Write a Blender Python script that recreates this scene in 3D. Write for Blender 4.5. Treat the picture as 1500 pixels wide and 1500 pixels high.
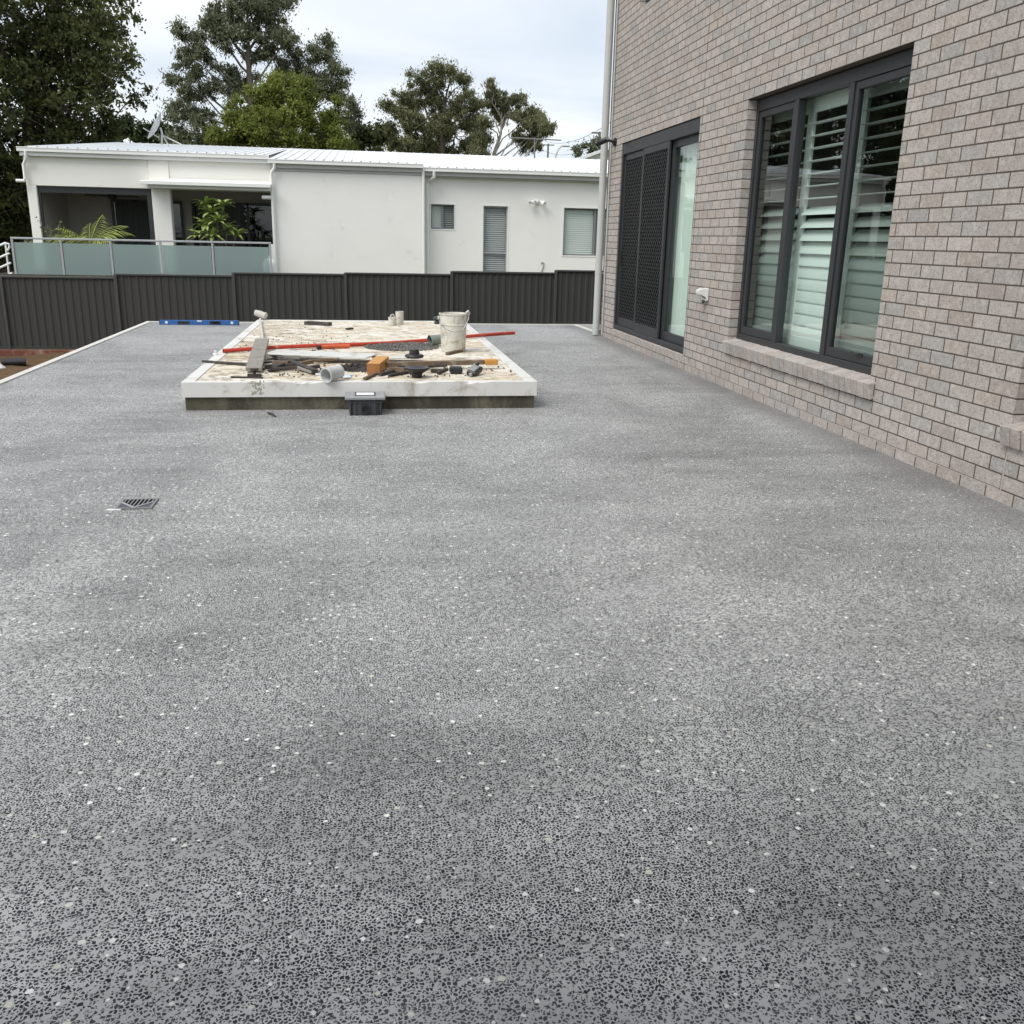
import bpy, bmesh, math, random
import numpy as np
from mathutils import Vector, Matrix, Euler

for o in list(bpy.data.objects): bpy.data.objects.remove(o)
scn = bpy.context.scene
COL = scn.collection
R = math.radians
rnd = random.Random(7)
nrg = np.random.default_rng(11)

# ---------------------------------------------------------------- camera
CAM_H, FPX = 1.38, 1348.66
YAW, PITCH, ROLL = 0.1622, 0.2888, 0.0218
def cam_axes():
    cy, sy, cp, sp = math.cos(YAW), math.sin(YAW), math.cos(PITCH), math.sin(PITCH)
    F = Vector((sy*cp, cy*cp, -sp)); Rr = Vector((cy, -sy, 0)); U = Rr.cross(F)
    c, s = math.cos(ROLL), math.sin(ROLL)
    return c*Rr + s*U, -s*Rr + c*U, F
CR, CU, CF = cam_axes()
cam = bpy.data.cameras.new('camera'); camo = bpy.data.objects.new('camera', cam); COL.objects.link(camo)
cam.sensor_width = 36; cam.sensor_fit = 'HORIZONTAL'; cam.lens = FPX/1500*36
cam.clip_start = 0.05; cam.clip_end = 2000
mw = Matrix.Identity(4)
for i in range(3):
    mw[i][0], mw[i][1], mw[i][2] = CR[i], CU[i], -CF[i]
mw[2][3] = CAM_H
camo.matrix_world = mw
scn.camera = camo
def P(u, v, ax, val):
    """place in the world that a pixel of the photograph shows, on the plane ax = val"""
    d = CR*((u-750)/FPX) + CU*(-(v-750)/FPX) + CF
    o = Vector((0, 0, CAM_H))
    return o + d*((val-o[ax])/d[ax])

# ---------------------------------------------------------------- world, sun, exposure
SUN_EL, SUN_AZ = R(52), R(234)          # azimuth clockwise from +Y: behind the camera, to the left
w = bpy.data.worlds.new('World'); scn.world = w; w.use_nodes = True
nt = w.node_tree; nt.nodes.clear()
def wn(t, **k):
    n = nt.nodes.new(t)
    for a, b in k.items(): setattr(n, a, b)
    return n
sky = wn('ShaderNodeTexSky', sky_type='NISHITA', sun_disc=False, sun_elevation=SUN_EL, sun_rotation=SUN_AZ)
tc = wn('ShaderNodeTexCoord'); sep = wn('ShaderNodeSeparateXYZ'); nt.links.new(tc.outputs['Generated'], sep.inputs[0])
zz = wn('ShaderNodeMath', operation='ABSOLUTE'); nt.links.new(sep.outputs[2], zz.inputs[0])
za = wn('ShaderNodeMath', operation='ADD'); za.inputs[1].default_value = 0.16; nt.links.new(zz.outputs[0], za.inputs[0])
dx = wn('ShaderNodeMath', operation='DIVIDE'); nt.links.new(sep.outputs[0], dx.inputs[0]); nt.links.new(za.outputs[0], dx.inputs[1])
dy = wn('ShaderNodeMath', operation='DIVIDE'); nt.links.new(sep.outputs[1], dy.inputs[0]); nt.links.new(za.outputs[0], dy.inputs[1])
cmb = wn('ShaderNodeCombineXYZ'); nt.links.new(dx.outputs[0], cmb.inputs[0]); nt.links.new(dy.outputs[0], cmb.inputs[1])
n1 = wn('ShaderNodeTexNoise'); n1.inputs['Scale'].default_value = 0.75; n1.inputs['Detail'].default_value = 6; n1.inputs['Roughness'].default_value = .5; n1.inputs['Distortion'].default_value = .5
nt.links.new(cmb.outputs[0], n1.inputs['Vector'])
rp = wn('ShaderNodeValToRGB'); e = rp.color_ramp.elements
e[0].position = .38; e[0].color = (6.3, 7.0, 7.9, 1); e[1].position = .63; e[1].color = (9.4, 9.5, 9.6, 1)
m0 = e.new(.50); m0.color = (7.8, 8.3, 8.9, 1)
nt.links.new(n1.outputs[0], rp.inputs[0])
mx = wn('ShaderNodeMix', data_type='RGBA'); mx.inputs[0].default_value = .9
nt.links.new(sky.outputs[0], mx.inputs[6]); nt.links.new(rp.outputs[0], mx.inputs[7])
bg = wn('ShaderNodeBackground'); bg.inputs[1].default_value = 0.067
nt.links.new(mx.outputs[2], bg.inputs[0])
wo = wn('ShaderNodeOutputWorld'); nt.links.new(bg.outputs[0], wo.inputs[0])
sl = bpy.data.lights.new('sun', 'SUN'); sl.energy = 1.5; sl.angle = R(35); sl.color = (1, .97, .92)
so = bpy.data.objects.new('sun', sl); COL.objects.link(so)
sdir = Vector((math.sin(SUN_AZ)*math.cos(SUN_EL), math.cos(SUN_AZ)*math.cos(SUN_EL), math.sin(SUN_EL)))
so.rotation_euler = sdir.to_track_quat('Z', 'Y').to_euler(); so.location = (0, 0, 20)
scn.view_settings.view_transform = 'Standard'; scn.view_settings.look = 'None'
scn.view_settings.gamma = 1; scn.view_settings.use_curve_mapping = False
scn.view_settings.exposure = 0.86
scn.render.engine = 'CYCLES'
scn.cycles.max_bounces = 8; scn.cycles.transparent_max_bounces = 16

# ---------------------------------------------------------------- material helpers
class NT:
    def __init__(s, name):
        s.m = bpy.data.materials.new(name); s.m.use_nodes = True; s.t = s.m.node_tree; s.t.nodes.clear()
        s.out = s.n('ShaderNodeOutputMaterial'); s.geo = None
    def n(s, t, ins=None, **k):
        x = s.t.nodes.new(t)
        for a, b in k.items(): setattr(x, a, b)
        for a, b in (ins or {}).items(): s.put(x.inputs[a], b)
        return x
    def put(s, sock, v):
        if isinstance(v, bpy.types.NodeSocket): s.t.links.new(v, sock)
        elif hasattr(v, 'outputs'): s.t.links.new(v.outputs[0], sock)
        else: sock.default_value = v
    def math(s, op, a, b=None, c=None):
        x = s.n('ShaderNodeMath', operation=op); s.put(x.inputs[0], a)
        if b is not None: s.put(x.inputs[1], b)
        if c is not None: s.put(x.inputs[2], c)
        return x.outputs[0]
    def mix(s, f, a, b):
        x = s.n('ShaderNodeMix', data_type='RGBA'); s.put(x.inputs[0], f)
        for i, q in ((6, a), (7, b)): s.put(x.inputs[i], (*q, 1) if isinstance(q, tuple) and len(q) == 3 else q)
        return x.outputs[2]
    def ramp(s, f, lo, hi, a=0., b=1.):
        x = s.n('ShaderNodeMapRange', {0: f, 1: lo, 2: hi, 3: a, 4: b}, interpolation_type='SMOOTHSTEP'); return x.outputs[0]
    def pos(s): return s.n('ShaderNodeNewGeometry').outputs['Position']
    def obj(s): return s.n('ShaderNodeTexCoord').outputs['Object']
    def noise(s, vec, scale, detail=3, rough=.5, dist=0.):
        return s.n('ShaderNodeTexNoise', {'Vector': vec, 'Scale': scale, 'Detail': detail, 'Roughness': rough, 'Distortion': dist}).outputs[0]
    def vmul(s, vec, k):
        x = s.n('ShaderNodeVectorMath', operation='MULTIPLY'); s.put(x.inputs[0], vec); x.inputs[1].default_value = k; return x.outputs[0]
    def bsdf(s, color, rough=.6, spec=.4, metal=0., bump=None, bstr=.3, bdist=.01, **k):
        b = s.n('ShaderNodeBsdfPrincipled')
        s.put(b.inputs['Base Color'], (*color, 1) if isinstance(color, tuple) and len(color) == 3 else color)
        s.put(b.inputs['Roughness'], rough); s.put(b.inputs['Specular IOR Level'], spec); s.put(b.inputs['Metallic'], metal)
        for a, q in k.items(): s.put(b.inputs[a], q)
        if bump is not None:
            bp = s.n('ShaderNodeBump', {'Height': bump, 'Strength': bstr, 'Distance': bdist}); s.t.links.new(bp.outputs[0], b.inputs['Normal'])
        s.t.links.new(b.outputs[0], s.out.inputs[0]); return b

def mat(name, c, rough=.6, spec=.4, metal=0., var=.12, scale=6., fine=.06, fscale=90., dirt=None, dirt_amt=0., dscale=3., bump=.0):
    """plain surface: base colour with coarse and fine tone variation and optional dirt patches"""
    s = NT(name); p = s.obj()
    a = s.noise(p, scale, 4, .6); b = s.noise(p, fscale, 2, .6)
    k = s.math('ADD', s.math('MULTIPLY_ADD', a, 2*var, 1-var), s.math('MULTIPLY_ADD', b, 2*fine, -fine))
    cc = s.n('ShaderNodeCombineXYZ', {0: s.math('MULTIPLY', k, c[0]), 1: s.math('MULTIPLY', k, c[1]), 2: s.math('MULTIPLY', k, c[2])}).outputs[0]
    if dirt:
        d = s.noise(p, dscale, 8, .72, .6)
        cc = s.mix(s.ramp(d, .62-dirt_amt*.35, .78-dirt_amt*.2), cc, dirt)
    s.bsdf(cc, s.math('MULTIPLY_ADD', a, .2, rough-.1), spec, metal, bump=(b if bump else None), bstr=bump)
    return s.m

M = {}
M['dark_alu'] = mat('dark aluminium', (.030, .031, .034), .42, .5, var=.1)
M['dark_mesh'] = mat('black mesh metal', (.032, .032, .034), .45, .5)
M['black'] = mat('black plastic', (.018, .018, .019), .45, .5)
M['grey_plastic'] = mat('grey plastic', (.28, .29, .29), .5, .4)
M['charcoal_plastic'] = mat('charcoal plastic', (.05, .054, .058), .5, .4)
M['white_plastic'] = mat('white plastic', (.72, .72, .70), .45, .4)
M['bucket'] = mat('grimy white bucket plastic', (.66, .64, .57), .5, .4, var=.12, scale=9, dirt=(.30, .26, .20), dirt_amt=.42, dscale=14)
M['cup'] = mat('stained white plastic', (.62, .60, .54), .5, .4, dirt=(.33, .29, .24), dirt_amt=.3, dscale=24)
M['pvc'] = mat('grey pvc', (.56, .57, .56), .4, .4, dirt=(.35, .32, .28), dirt_amt=.2, dscale=15)
M['olive_cup'] = mat('grey green plastic', (.20, .235, .21), .5, .4, dirt=(.35, .34, .31), dirt_amt=.25, dscale=18)
M['orange_pipe'] = mat('orange conduit plastic', (.50, .062, .035), .42, .4, var=.15, scale=3, dirt=(.48, .30, .22), dirt_amt=.12, dscale=8)
M['orange_bright'] = mat('bright orange plastic', (.62, .12, .04), .42, .4)
M['wood_yellow'] = mat('new yellow timber', (.55, .27, .075), .65, .3, var=.18, scale=18)
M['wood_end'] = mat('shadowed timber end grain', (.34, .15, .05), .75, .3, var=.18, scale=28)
M['wood_brown'] = mat('weathered brown timber', (.16, .115, .080), .8, .2, var=.35, scale=14, dirt=(.34, .29, .23), dirt_amt=.3, dscale=9)
M['wood_grey'] = mat('old grey timber', (.27, .255, .225), .8, .2, var=.3, scale=16, dirt=(.12, .11, .10), dirt_amt=.3, dscale=11)
M['wood_dark'] = mat('dark wet timber', (.055, .050, .046), .75, .25, var=.35, scale=12, dirt=(.22, .20, .18), dirt_amt=.25, dscale=12)
M['white_board'] = mat('white sheet board', (.60, .60, .57), .6, .3, dirt=(.32, .30, .27), dirt_amt=.3, dscale=5)
M['rag'] = mat('pale rag', (.52, .50, .45), .9, .1, var=.2, scale=30)
M['paper_blue'] = mat('pale blue plastic sheet', (.55, .66, .70), .5, .4)
M['level_blue'] = mat('blue painted aluminium', (.022, .12, .36), .35, .5)
M['vial'] = mat('clear vial plastic', (.70, .74, .72), .25, .5)
M['steel_dark'] = mat('rusty dark steel', (.055, .045, .042), .6, .4, .3, dirt=(.16, .075, .04), dirt_amt=.2, dscale=20)
M['steel'] = mat('worn steel', (.35, .35, .34), .4, .5, .7)
s = NT('damp stained concrete'); p = s.pos(); a = s.noise(s.vmul(p, (1, 1, .35)), 3.2, 6, .7, .6); b = s.noise(p, 60., 3, .6); c = s.noise(p, 1.3, 4, .6)
cc = s.mix(s.ramp(a, .40, .64), (.060, .054, .042), (.155, .14, .105)); cc = s.mix(s.math('MULTIPLY', s.ramp(c, .5, .68), .6), cc, (.075, .078, .045)); cc = s.mix(s.math('MULTIPLY', s.ramp(b, .55, .7), .4), cc, (.03, .027, .022))
s.bsdf(cc, .85, .2, bump=b, bstr=.5); M['slab_base'] = s.m
M['base_concrete'] = mat('damp dark concrete', (.085, .078, .066), .85, .2, var=.4, scale=3, fine=.15, fscale=60, dirt=(.24, .225, .19), dirt_amt=.35, dscale=2.2, bump=.4)
M['edge_white'] = mat('white painted edge board', (.67, .66, .635), .55, .35, var=.07, scale=2.5, fine=.03, dirt=(.40, .36, .29), dirt_amt=.32, dscale=4)
M['kerb_white'] = mat('pale concrete edge', (.60, .58, .54), .8, .2, var=.12, scale=3, fine=.1, dirt=(.34, .31, .27), dirt_amt=.22, dscale=3)
M['nb_wall'] = mat('white rendered wall', (.86, .845, .805), .85, .2, var=.05, scale=1.2, fine=.03, fscale=40, dirt=(.70, .70, .675), dirt_amt=.06, dscale=1.6)
M['nb_cream'] = mat('cream rendered wall', (.83, .815, .76), .85, .2, var=.05, scale=1., fine=.03, fscale=40, dirt=(.70, .68, .62), dirt_amt=.10, dscale=1.1)
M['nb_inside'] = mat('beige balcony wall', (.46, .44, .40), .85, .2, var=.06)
M['nb_trim'] = mat('white painted trim', (.82, .82, .80), .5, .4, var=.05)
M['nb_band'] = mat('grey white wall band', (.55, .55, .54), .6, .3, var=.06)
M['roof_white'] = mat('white steel roof', (.82, .83, .84), .38, .5, var=.04, scale=.8, dirt=(.62, .62, .60), dirt_amt=.15, dscale=1.4)
M['alu_grey'] = mat('grey aluminium', (.42, .43, .44), .4, .5, .2)
M['window_grey'] = mat('grey window frame', (.20, .205, .21), .45, .4)
M['blind'] = mat('pale grey blind', (.50, .51, .51), .6, .3)
M['blind_dark'] = mat('mid grey blind', (.32, .33, .335), .6, .3)
M['curtain_dark'] = mat('dark curtain fabric', (.085, .095, .09), .9, .1)
M['fence'] = mat('charcoal fence steel', (.046, .045, .043), .6, .35, var=.12, scale=1.5, fine=.05)
M['fence_cap'] = mat('charcoal fence capping', (.062, .063, .062), .5, .4)
M['plinth'] = mat('red brown sleeper', (.17, .062, .046), .85, .2, var=.3, scale=4, dirt=(.33, .22, .17), dirt_amt=.4, dscale=2.5)
M['pole_wood'] = mat('grey pole timber', (.16, .155, .15), .85, .2)
M['pale_metal'] = mat('pale galvanised metal', (.50, .51, .51), .45, .5, .3)
M['downpipe'] = mat('painted grey downpipe', (.47, .475, .46), .45, .4, var=.06)
M['curtain'] = mat('white sheer curtain', (.76, .79, .75), .9, .1, var=.05)
M['shutter'] = mat('white shutter paint', (.78, .80, .78), .45, .4, var=.03)
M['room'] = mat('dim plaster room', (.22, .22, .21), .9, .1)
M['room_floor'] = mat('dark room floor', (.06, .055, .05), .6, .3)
M['bark'] = mat('grey bark', (.17, .145, .12), .9, .15, var=.35, scale=5)
M['bark_dark'] = mat('dark bark', (.075, .062, .05), .9, .15, var=.35, scale=5)
M['bark_pale'] = mat('pale gum bark', (.36, .33, .29), .85, .2, var=.3, scale=4, dirt=(.14, .11, .09), dirt_amt=.4, dscale=3)
M['tape'] = mat('white tape', (.80, .80, .79), .5, .4)
M['grate'] = mat('grey cast grate', (.22, .22, .22), .5, .5, .2)
M['grate_dark'] = mat('dark grate shoulder', (.07, .068, .085), .5, .4)
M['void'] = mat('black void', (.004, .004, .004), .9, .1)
s = NT('black insect mesh'); t_ = s.n('ShaderNodeBsdfTransparent'); b_ = s.n('ShaderNodeBsdfPrincipled', {'Base Color': (.005, .005, .005, 1), 'Roughness': .9, 'Specular IOR Level': .1}); q_ = s.n('ShaderNodeMixShader', {0: .80, 1: t_.outputs[0], 2: b_.outputs[0]}); s.t.links.new(q_.outputs[0], s.out.inputs[0]); M['fly_mesh'] = s.m
M['camera_black'] = mat('black camera shell', (.015, .015, .016), .35, .5)

def glass(name, tint, f0=.08):
    """thin pane: clear with a mirror reflection that grows towards grazing (Schlick), the same from both sides"""
    s = NT(name); ge = s.n('ShaderNodeNewGeometry')
    w_ = s.noise(ge.outputs['Position'], 1.6, 1)
    bp = s.n('ShaderNodeBump', {'Height': w_, 'Strength': .012, 'Distance': .05})
    dt = s.n('ShaderNodeVectorMath', {0: ge.outputs['Normal'], 1: ge.outputs['Incoming']}, operation='DOT_PRODUCT')
    k = s.math('POWER', s.math('SUBTRACT', 1.0, s.math('ABSOLUTE', dt.outputs['Value'])), 5.0)
    f = s.math('MULTIPLY_ADD', k, 1-f0, f0)
    t = s.n('ShaderNodeBsdfTransparent', {'Color': (*tint, 1)})
    g = s.n('ShaderNodeBsdfGlossy', {'Color': (.93, .96, .95, 1), 'Roughness': 0.0, 'Normal': bp.outputs[0]})
    mxs = s.n('ShaderNodeMixShader', {0: f, 1: t.outputs[0], 2: g.outputs[0]})
    s.t.links.new(mxs.outputs[0], s.out.inputs[0]); return s.m
M['glass'] = glass('window glass', (.86, .95, .91), .10)
M['glass_screened'] = glass('screened window glass', (.50, .56, .53), .10)
M['glass_far'] = glass('grey far window glass', (.90, .93, .92), .06)
s = NT('frosted green glass')
d_ = s.n('ShaderNodeBsdfDiffuse', {'Color': (.52, .62, .61, 1)}); tr_ = s.n('ShaderNodeBsdfTranslucent', {'Color': (.62, .72, .70, 1)})
gl_ = s.n('ShaderNodeBsdfGlossy', {'Color': (.8, .9, .88, 1), 'Roughness': .25})
rf_ = s.n('ShaderNodeBsdfRefraction', {'Color': (.62, .76, .72, 1), 'Roughness': .32, 'IOR': 1.25})
a_ = s.n('ShaderNodeMixShader', {0: .35, 1: d_.outputs[0], 2: tr_.outputs[0]})
c_ = s.n('ShaderNodeMixShader', {0: .5, 1: a_.outputs[0], 2: rf_.outputs[0]})
b_ = s.n('ShaderNodeMixShader', {0: .10, 1: c_.outputs[0], 2: gl_.outputs[0]}); s.t.links.new(b_.outputs[0], s.out.inputs[0])
M['frosted'] = s.m

def leafmat(name, c1, c2, trans=.36):
    s = NT(name); a = s.n('ShaderNodeAttribute', attribute_name='tone')
    cc = s.mix(a.outputs['Fac'], c1, c2)
    b = s.n('ShaderNodeBsdfPrincipled', {'Base Color': cc, 'Roughness': .6, 'Specular IOR Level': .25})
    t = s.n('ShaderNodeBsdfTranslucent', {'Color': cc})
    q = s.n('ShaderNodeMixShader', {0: trans, 1: b.outputs[0], 2: t.outputs[0]})
    s.t.links.new(q.outputs[0], s.out.inputs[0]); return s.m
M['leaf_dark'] = leafmat('dark evergreen leaves', (.032, .045, .018), (.14, .155, .052))
M['leaf_gum'] = leafmat('gum leaves', (.085, .10, .060), (.27, .285, .175))
M['leaf_green'] = leafmat('yellow green leaves', (.085, .115, .024), (.265, .295, .065))
M['leaf_olive'] = leafmat('olive leaves', (.088, .10, .050), (.28, .28, .145))
M['leaf_bush'] = leafmat('dark bush leaves', (.020, .034, .013), (.075, .105, .032))
M['frond'] = mat('palm frond green', (.25, .29, .055), .5, .4, var=.3)
M['frangi'] = mat('frangipani leaf green', (.25, .32, .095), .45, .4, var=.3)
M['shoot'] = mat('grey green small leaf', (.12, .135, .06), .6, .3)

# exposed aggregate concrete
s = NT('exposed aggregate concrete'); p = s.pos()
flat = s.vmul(p, (1, 1, 0))
wob = s.n('ShaderNodeTexNoise', {'Vector': flat, 'Scale': 125., 'Detail': 3., 'Roughness': .6})
off = s.vmul(s.n('ShaderNodeVectorMath', {0: wob.outputs['Color'], 1: (.5, .5, .5)}, operation='SUBTRACT').outputs[0], (.0095, .0095, 0))
pv = s.n('ShaderNodeVectorMath', {0: flat, 1: off}, operation='ADD').outputs[0]
big = s.noise(flat, .55, 4, .55, .8); mid = s.noise(flat, 2.3, 3, .6, .4); swirl = s.noise(s.vmul(flat, (.45, 1.7, 1)), 1.5, 3, .55, 1.4)
def stones(sc, dens, seed):
    q = s.n('ShaderNodeVectorMath', {0: pv, 1: (seed, seed*.7, 0)}, operation='ADD').outputs[0]
    de = s.n('ShaderNodeTexVoronoi', {'Vector': q, 'Scale': sc}, feature='DISTANCE_TO_EDGE', voronoi_dimensions='2D').outputs['Distance']
    ce = s.n('ShaderNodeTexVoronoi', {'Vector': q, 'Scale': sc}, feature='F1', voronoi_dimensions='2D')
    cs = s.n('ShaderNodeSeparateColor', {0: ce.outputs['Color']})
    pres = s.math('LESS_THAN', cs.outputs[0], dens)
    edge = s.math('MULTIPLY_ADD', cs.outputs[1], .14, .11)
    return s.math('MULTIPLY', pres, s.ramp(s.math('SUBTRACT', de, edge), -.02, .045)), cs.outputs[2]
bandA = s.ramp(big, .36, .64); bandB = s.ramp(s.math('ADD', s.math('MULTIPLY', mid, .35), s.math('MULTIPLY', swirl, .65)), .36, .62)
dens = s.math('ADD', s.math('MULTIPLY_ADD', bandA, .44, .28), s.math('MULTIPLY', bandB, .38))
sB, tB = stones(114., s.math('ADD', dens, .17), 3.3); sC, tC = stones(195., s.math('MULTIPLY', dens, .50), 7.1)
stone = s.math('MAXIMUM', sB, sC)
patch = s.math('ADD', s.math('MULTIPLY', swirl, .55), s.math('MULTIPLY', mid, .45))
mxc = s.mix(s.ramp(patch, .30, .68), (.285, .284, .276), (.545, .542, .530))
fine = s.noise(flat, 240., 2, .6)
mxc = s.mix(s.math('MULTIPLY', s.ramp(fine, .45, .75), .35), mxc, (.58, .58, .58))
stc = s.mix(tB, (.006, .007, .009), (.034, .036, .041)); stc = s.mix(s.math('GREATER_THAN', tB, .93), stc, (.16, .155, .15))
c1 = s.mix(stone, mxc, stc)
vw = s.n('ShaderNodeTexVoronoi', {'Vector': pv, 'Scale': 34.}, feature='F1', voronoi_dimensions='2D')
vs = s.n('ShaderNodeSeparateColor', {0: vw.outputs['Color']})
wsz = s.math('MULTIPLY_ADD', s.math('MULTIPLY', vs.outputs[1], vs.outputs[1]), .20, .07)
wm = s.math('MULTIPLY', s.math('GREATER_THAN', vs.outputs[0], .86), s.math('LESS_THAN', vw.outputs['Distance'], wsz))
c2 = s.mix(wm, c1, s.mix(vs.outputs[2], (.58, .55, .47), (.85, .85, .83)))
dust = s.ramp(s.noise(s.vmul(flat, (.55, 1.5, 1)), 1.1, 7, .7, 1.8), .46, .74)
c3 = s.mix(s.math('MULTIPLY', dust, .24), c2, (.47, .47, .465))
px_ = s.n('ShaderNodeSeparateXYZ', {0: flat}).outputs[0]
un = s.math('MULTIPLY', s.ramp(s.math('ADD', px_, s.math('MULTIPLY', mid, .25)), 3.28, 3.62), .55)   # darker strip along the wall
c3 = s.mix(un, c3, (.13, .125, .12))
s.bsdf(c3, s.math('MULTIPLY_ADD', mid, .2, .5), .22, bump=s.math('ADD', stone, s.math('MULTIPLY', fine, .5)), bstr=.25, bdist=.002)
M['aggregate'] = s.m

# wall bricks: tone of each brick from its own place in the bond
BC, BL, Z0 = .086, .24, .07
s = NT('grey pink wall brick'); p = s.pos(); q = s.n('ShaderNodeSeparateXYZ', {0: p})
zi = s.math('FLOOR', s.math('DIVIDE', s.math('SUBTRACT', q.outputs[2], Z0-.005), BC))
par = s.math('MULTIPLY', s.math('PINGPONG', zi, 1.0), .5)
yi = s.math('FLOOR', s.math('SUBTRACT', s.math('DIVIDE', q.outputs[1], BL), par))
wnz = s.n('ShaderNodeTexWhiteNoise', {0: s.n('ShaderNodeCombineXYZ', {0: yi, 1: zi}).outputs[0]}, noise_dimensions='3D')
def brickcol(s, ra, rb, p):
    base = s.mix(ra, (.468, .415, .378), (.415, .374, .350))
    base = s.mix(s.math('MULTIPLY', s.ramp(rb, .66, 1.0), .7), base, (.43, .36, .305))
    base = s.mix(s.math('MULTIPLY', s.ramp(rb, .0, .30, 1., 0.), .8), base, (.35, .345, .335))
    vv = s.math('MULTIPLY_ADD', s.math('FRACT', s.math('MULTIPLY', s.math('ADD', ra, rb), 7.31)), .18, .90)
    base = s.mix(1.0, base, s.n('ShaderNodeVectorMath', {0: base, 1: s.n('ShaderNodeCombineXYZ', {0: vv, 1: vv, 2: vv}).outputs[0]}, operation='MULTIPLY').outputs[0])
    sp = s.noise(p, 120., 3, .7); sp2 = s.noise(p, 22., 4, .65)
    base = s.mix(s.math('MULTIPLY', s.ramp(sp, .50, .64), .72), base, (.15, .13, .12))
    base = s.mix(s.math('MULTIPLY', s.ramp(sp2, .48, .70), .5), base, (.57, .53, .49))
    base = s.mix(s.math('MULTIPLY', s.ramp(s.noise(p, 13., 4, .7), .50, .68), .45), base, (.29, .255, .23))
    w1 = s.noise(p, .7, 4, .6)
    base = s.mix(s.math('MULTIPLY', s.ramp(w1, .45, .7), .15), base, (.22, .20, .185))
    return base, sp
bc, sp = brickcol(s, s.n('ShaderNodeSeparateColor', {0: wnz.outputs['Color']}).outputs[0], wnz.outputs['Value'], p)
s.bsdf(bc, .85, .25, bump=sp, bstr=.35, bdist=.004); M['brick'] = s.m
s = NT('grey pink sill brick'); oi = s.n('ShaderNodeObjectInfo'); p = s.pos()
bc, sp = brickcol(s, oi.outputs['Random'], s.math('FRACT', s.math('MULTIPLY', oi.outputs['Random'], 17.3)), p)
s.bsdf(bc, .85, .25, bump=sp, bstr=.35, bdist=.004); M['sill_brick'] = s.m
M['mortar'] = mat('brown grey mortar', (.105, .088, .073), .95, .1, var=.2, scale=4, fine=.2, fscale=120)
M['mortar_pale'] = mat('pale mortar smear', (.42, .37, .34), .95, .1, var=.3, scale=12)

# dirty slab top
s = NT('stained cream slab top'); p = s.pos()
a = s.noise(s.vmul(p, (1, 1.3, 1)), 2.0, 6, .65, .8); b = s.noise(s.vmul(p, (.8, 2.2, 1)), 3.6, 7, .72, 1.5); c = s.noise(p, 34., 3, .6); d = s.noise(p, 11., 6, .75, .6)
cc = s.mix(s.ramp(a, .38, .64), (.76, .73, .65), (.63, .545, .41))
cc = s.mix(s.math('MULTIPLY', s.ramp(b, .47, .62), .85), cc, (.42, .31, .19))
lx = s.n('ShaderNodeSeparateXYZ', {0: p}).outputs[0]
worn = s.ramp(lx, .5, -1.3)                                             # the side where the offcuts were dragged off is dirtier
cc = s.mix(s.math('MULTIPLY', s.ramp(s.math('MULTIPLY_ADD', worn, .05, d), .52, .63), .72), cc, (.24, .195, .14))
cc = s.mix(s.math('MULTIPLY', s.ramp(s.math('ADD', b, s.math('MULTIPLY', c, .5)), .83, .93), .85), cc, (.11, .09, .07))
s.bsdf(cc, .7, .3, bump=c, bstr=.3); M['slab_top'] = s.m
s = NT('dry soil'); p = s.pos()
a = s.noise(p, 1.7, 5, .6); b = s.noise(p, 14., 5, .7)
cc = s.mix(a, (.095, .062, .036), (.20, .128, .072)); cc = s.mix(s.ramp(b, .55, .75), cc, (.09, .062, .04))
s.bsdf(cc, .95, .1, bump=b, bstr=1., bdist=.06); M['soil'] = s.m
s = NT('mown grass ground'); p = s.pos(); a = s.noise(p, .3, 5, .6); b = s.noise(p, 9., 4, .7)
s.bsdf(s.mix(b, s.mix(a, (.05, .065, .02), (.12, .095, .05)), (.075, .09, .03)), .95, .1); M['ground'] = s.m
M['gravel'] = mat('dark grey rubble', (.15, .143, .135), .9, .2, var=.5, scale=20, fine=.2, fscale=80)

# ---------------------------------------------------------------- mesh helpers
WO = {}
def props(o, label=None, cat=None, group=None, kind=None):
    if label: o['label'] = label
    if cat: o['category'] = cat
    if group: o['group'] = group
    if kind: o['kind'] = kind
    return o
def put(o, origin, parent):
    COL.objects.link(o); WO[o.name] = Vector(origin)
    if parent is not None:
        o.parent = parent; o.location = Vector(origin) - WO[parent.name]
    else: o.location = origin
    return o
def thing(name, loc, label, cat, group=None):
    o = bpy.data.objects.new(name, None); o.empty_display_size = .2
    put(o, loc, None); return props(o, label, cat, group)
def inst(mesh, name, loc, parent, rot=None, **k):
    o = bpy.data.objects.new(name, mesh)
    if rot is not None: o.rotation_euler = rot
    put(o, loc, parent); return props(o, **k)

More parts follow.
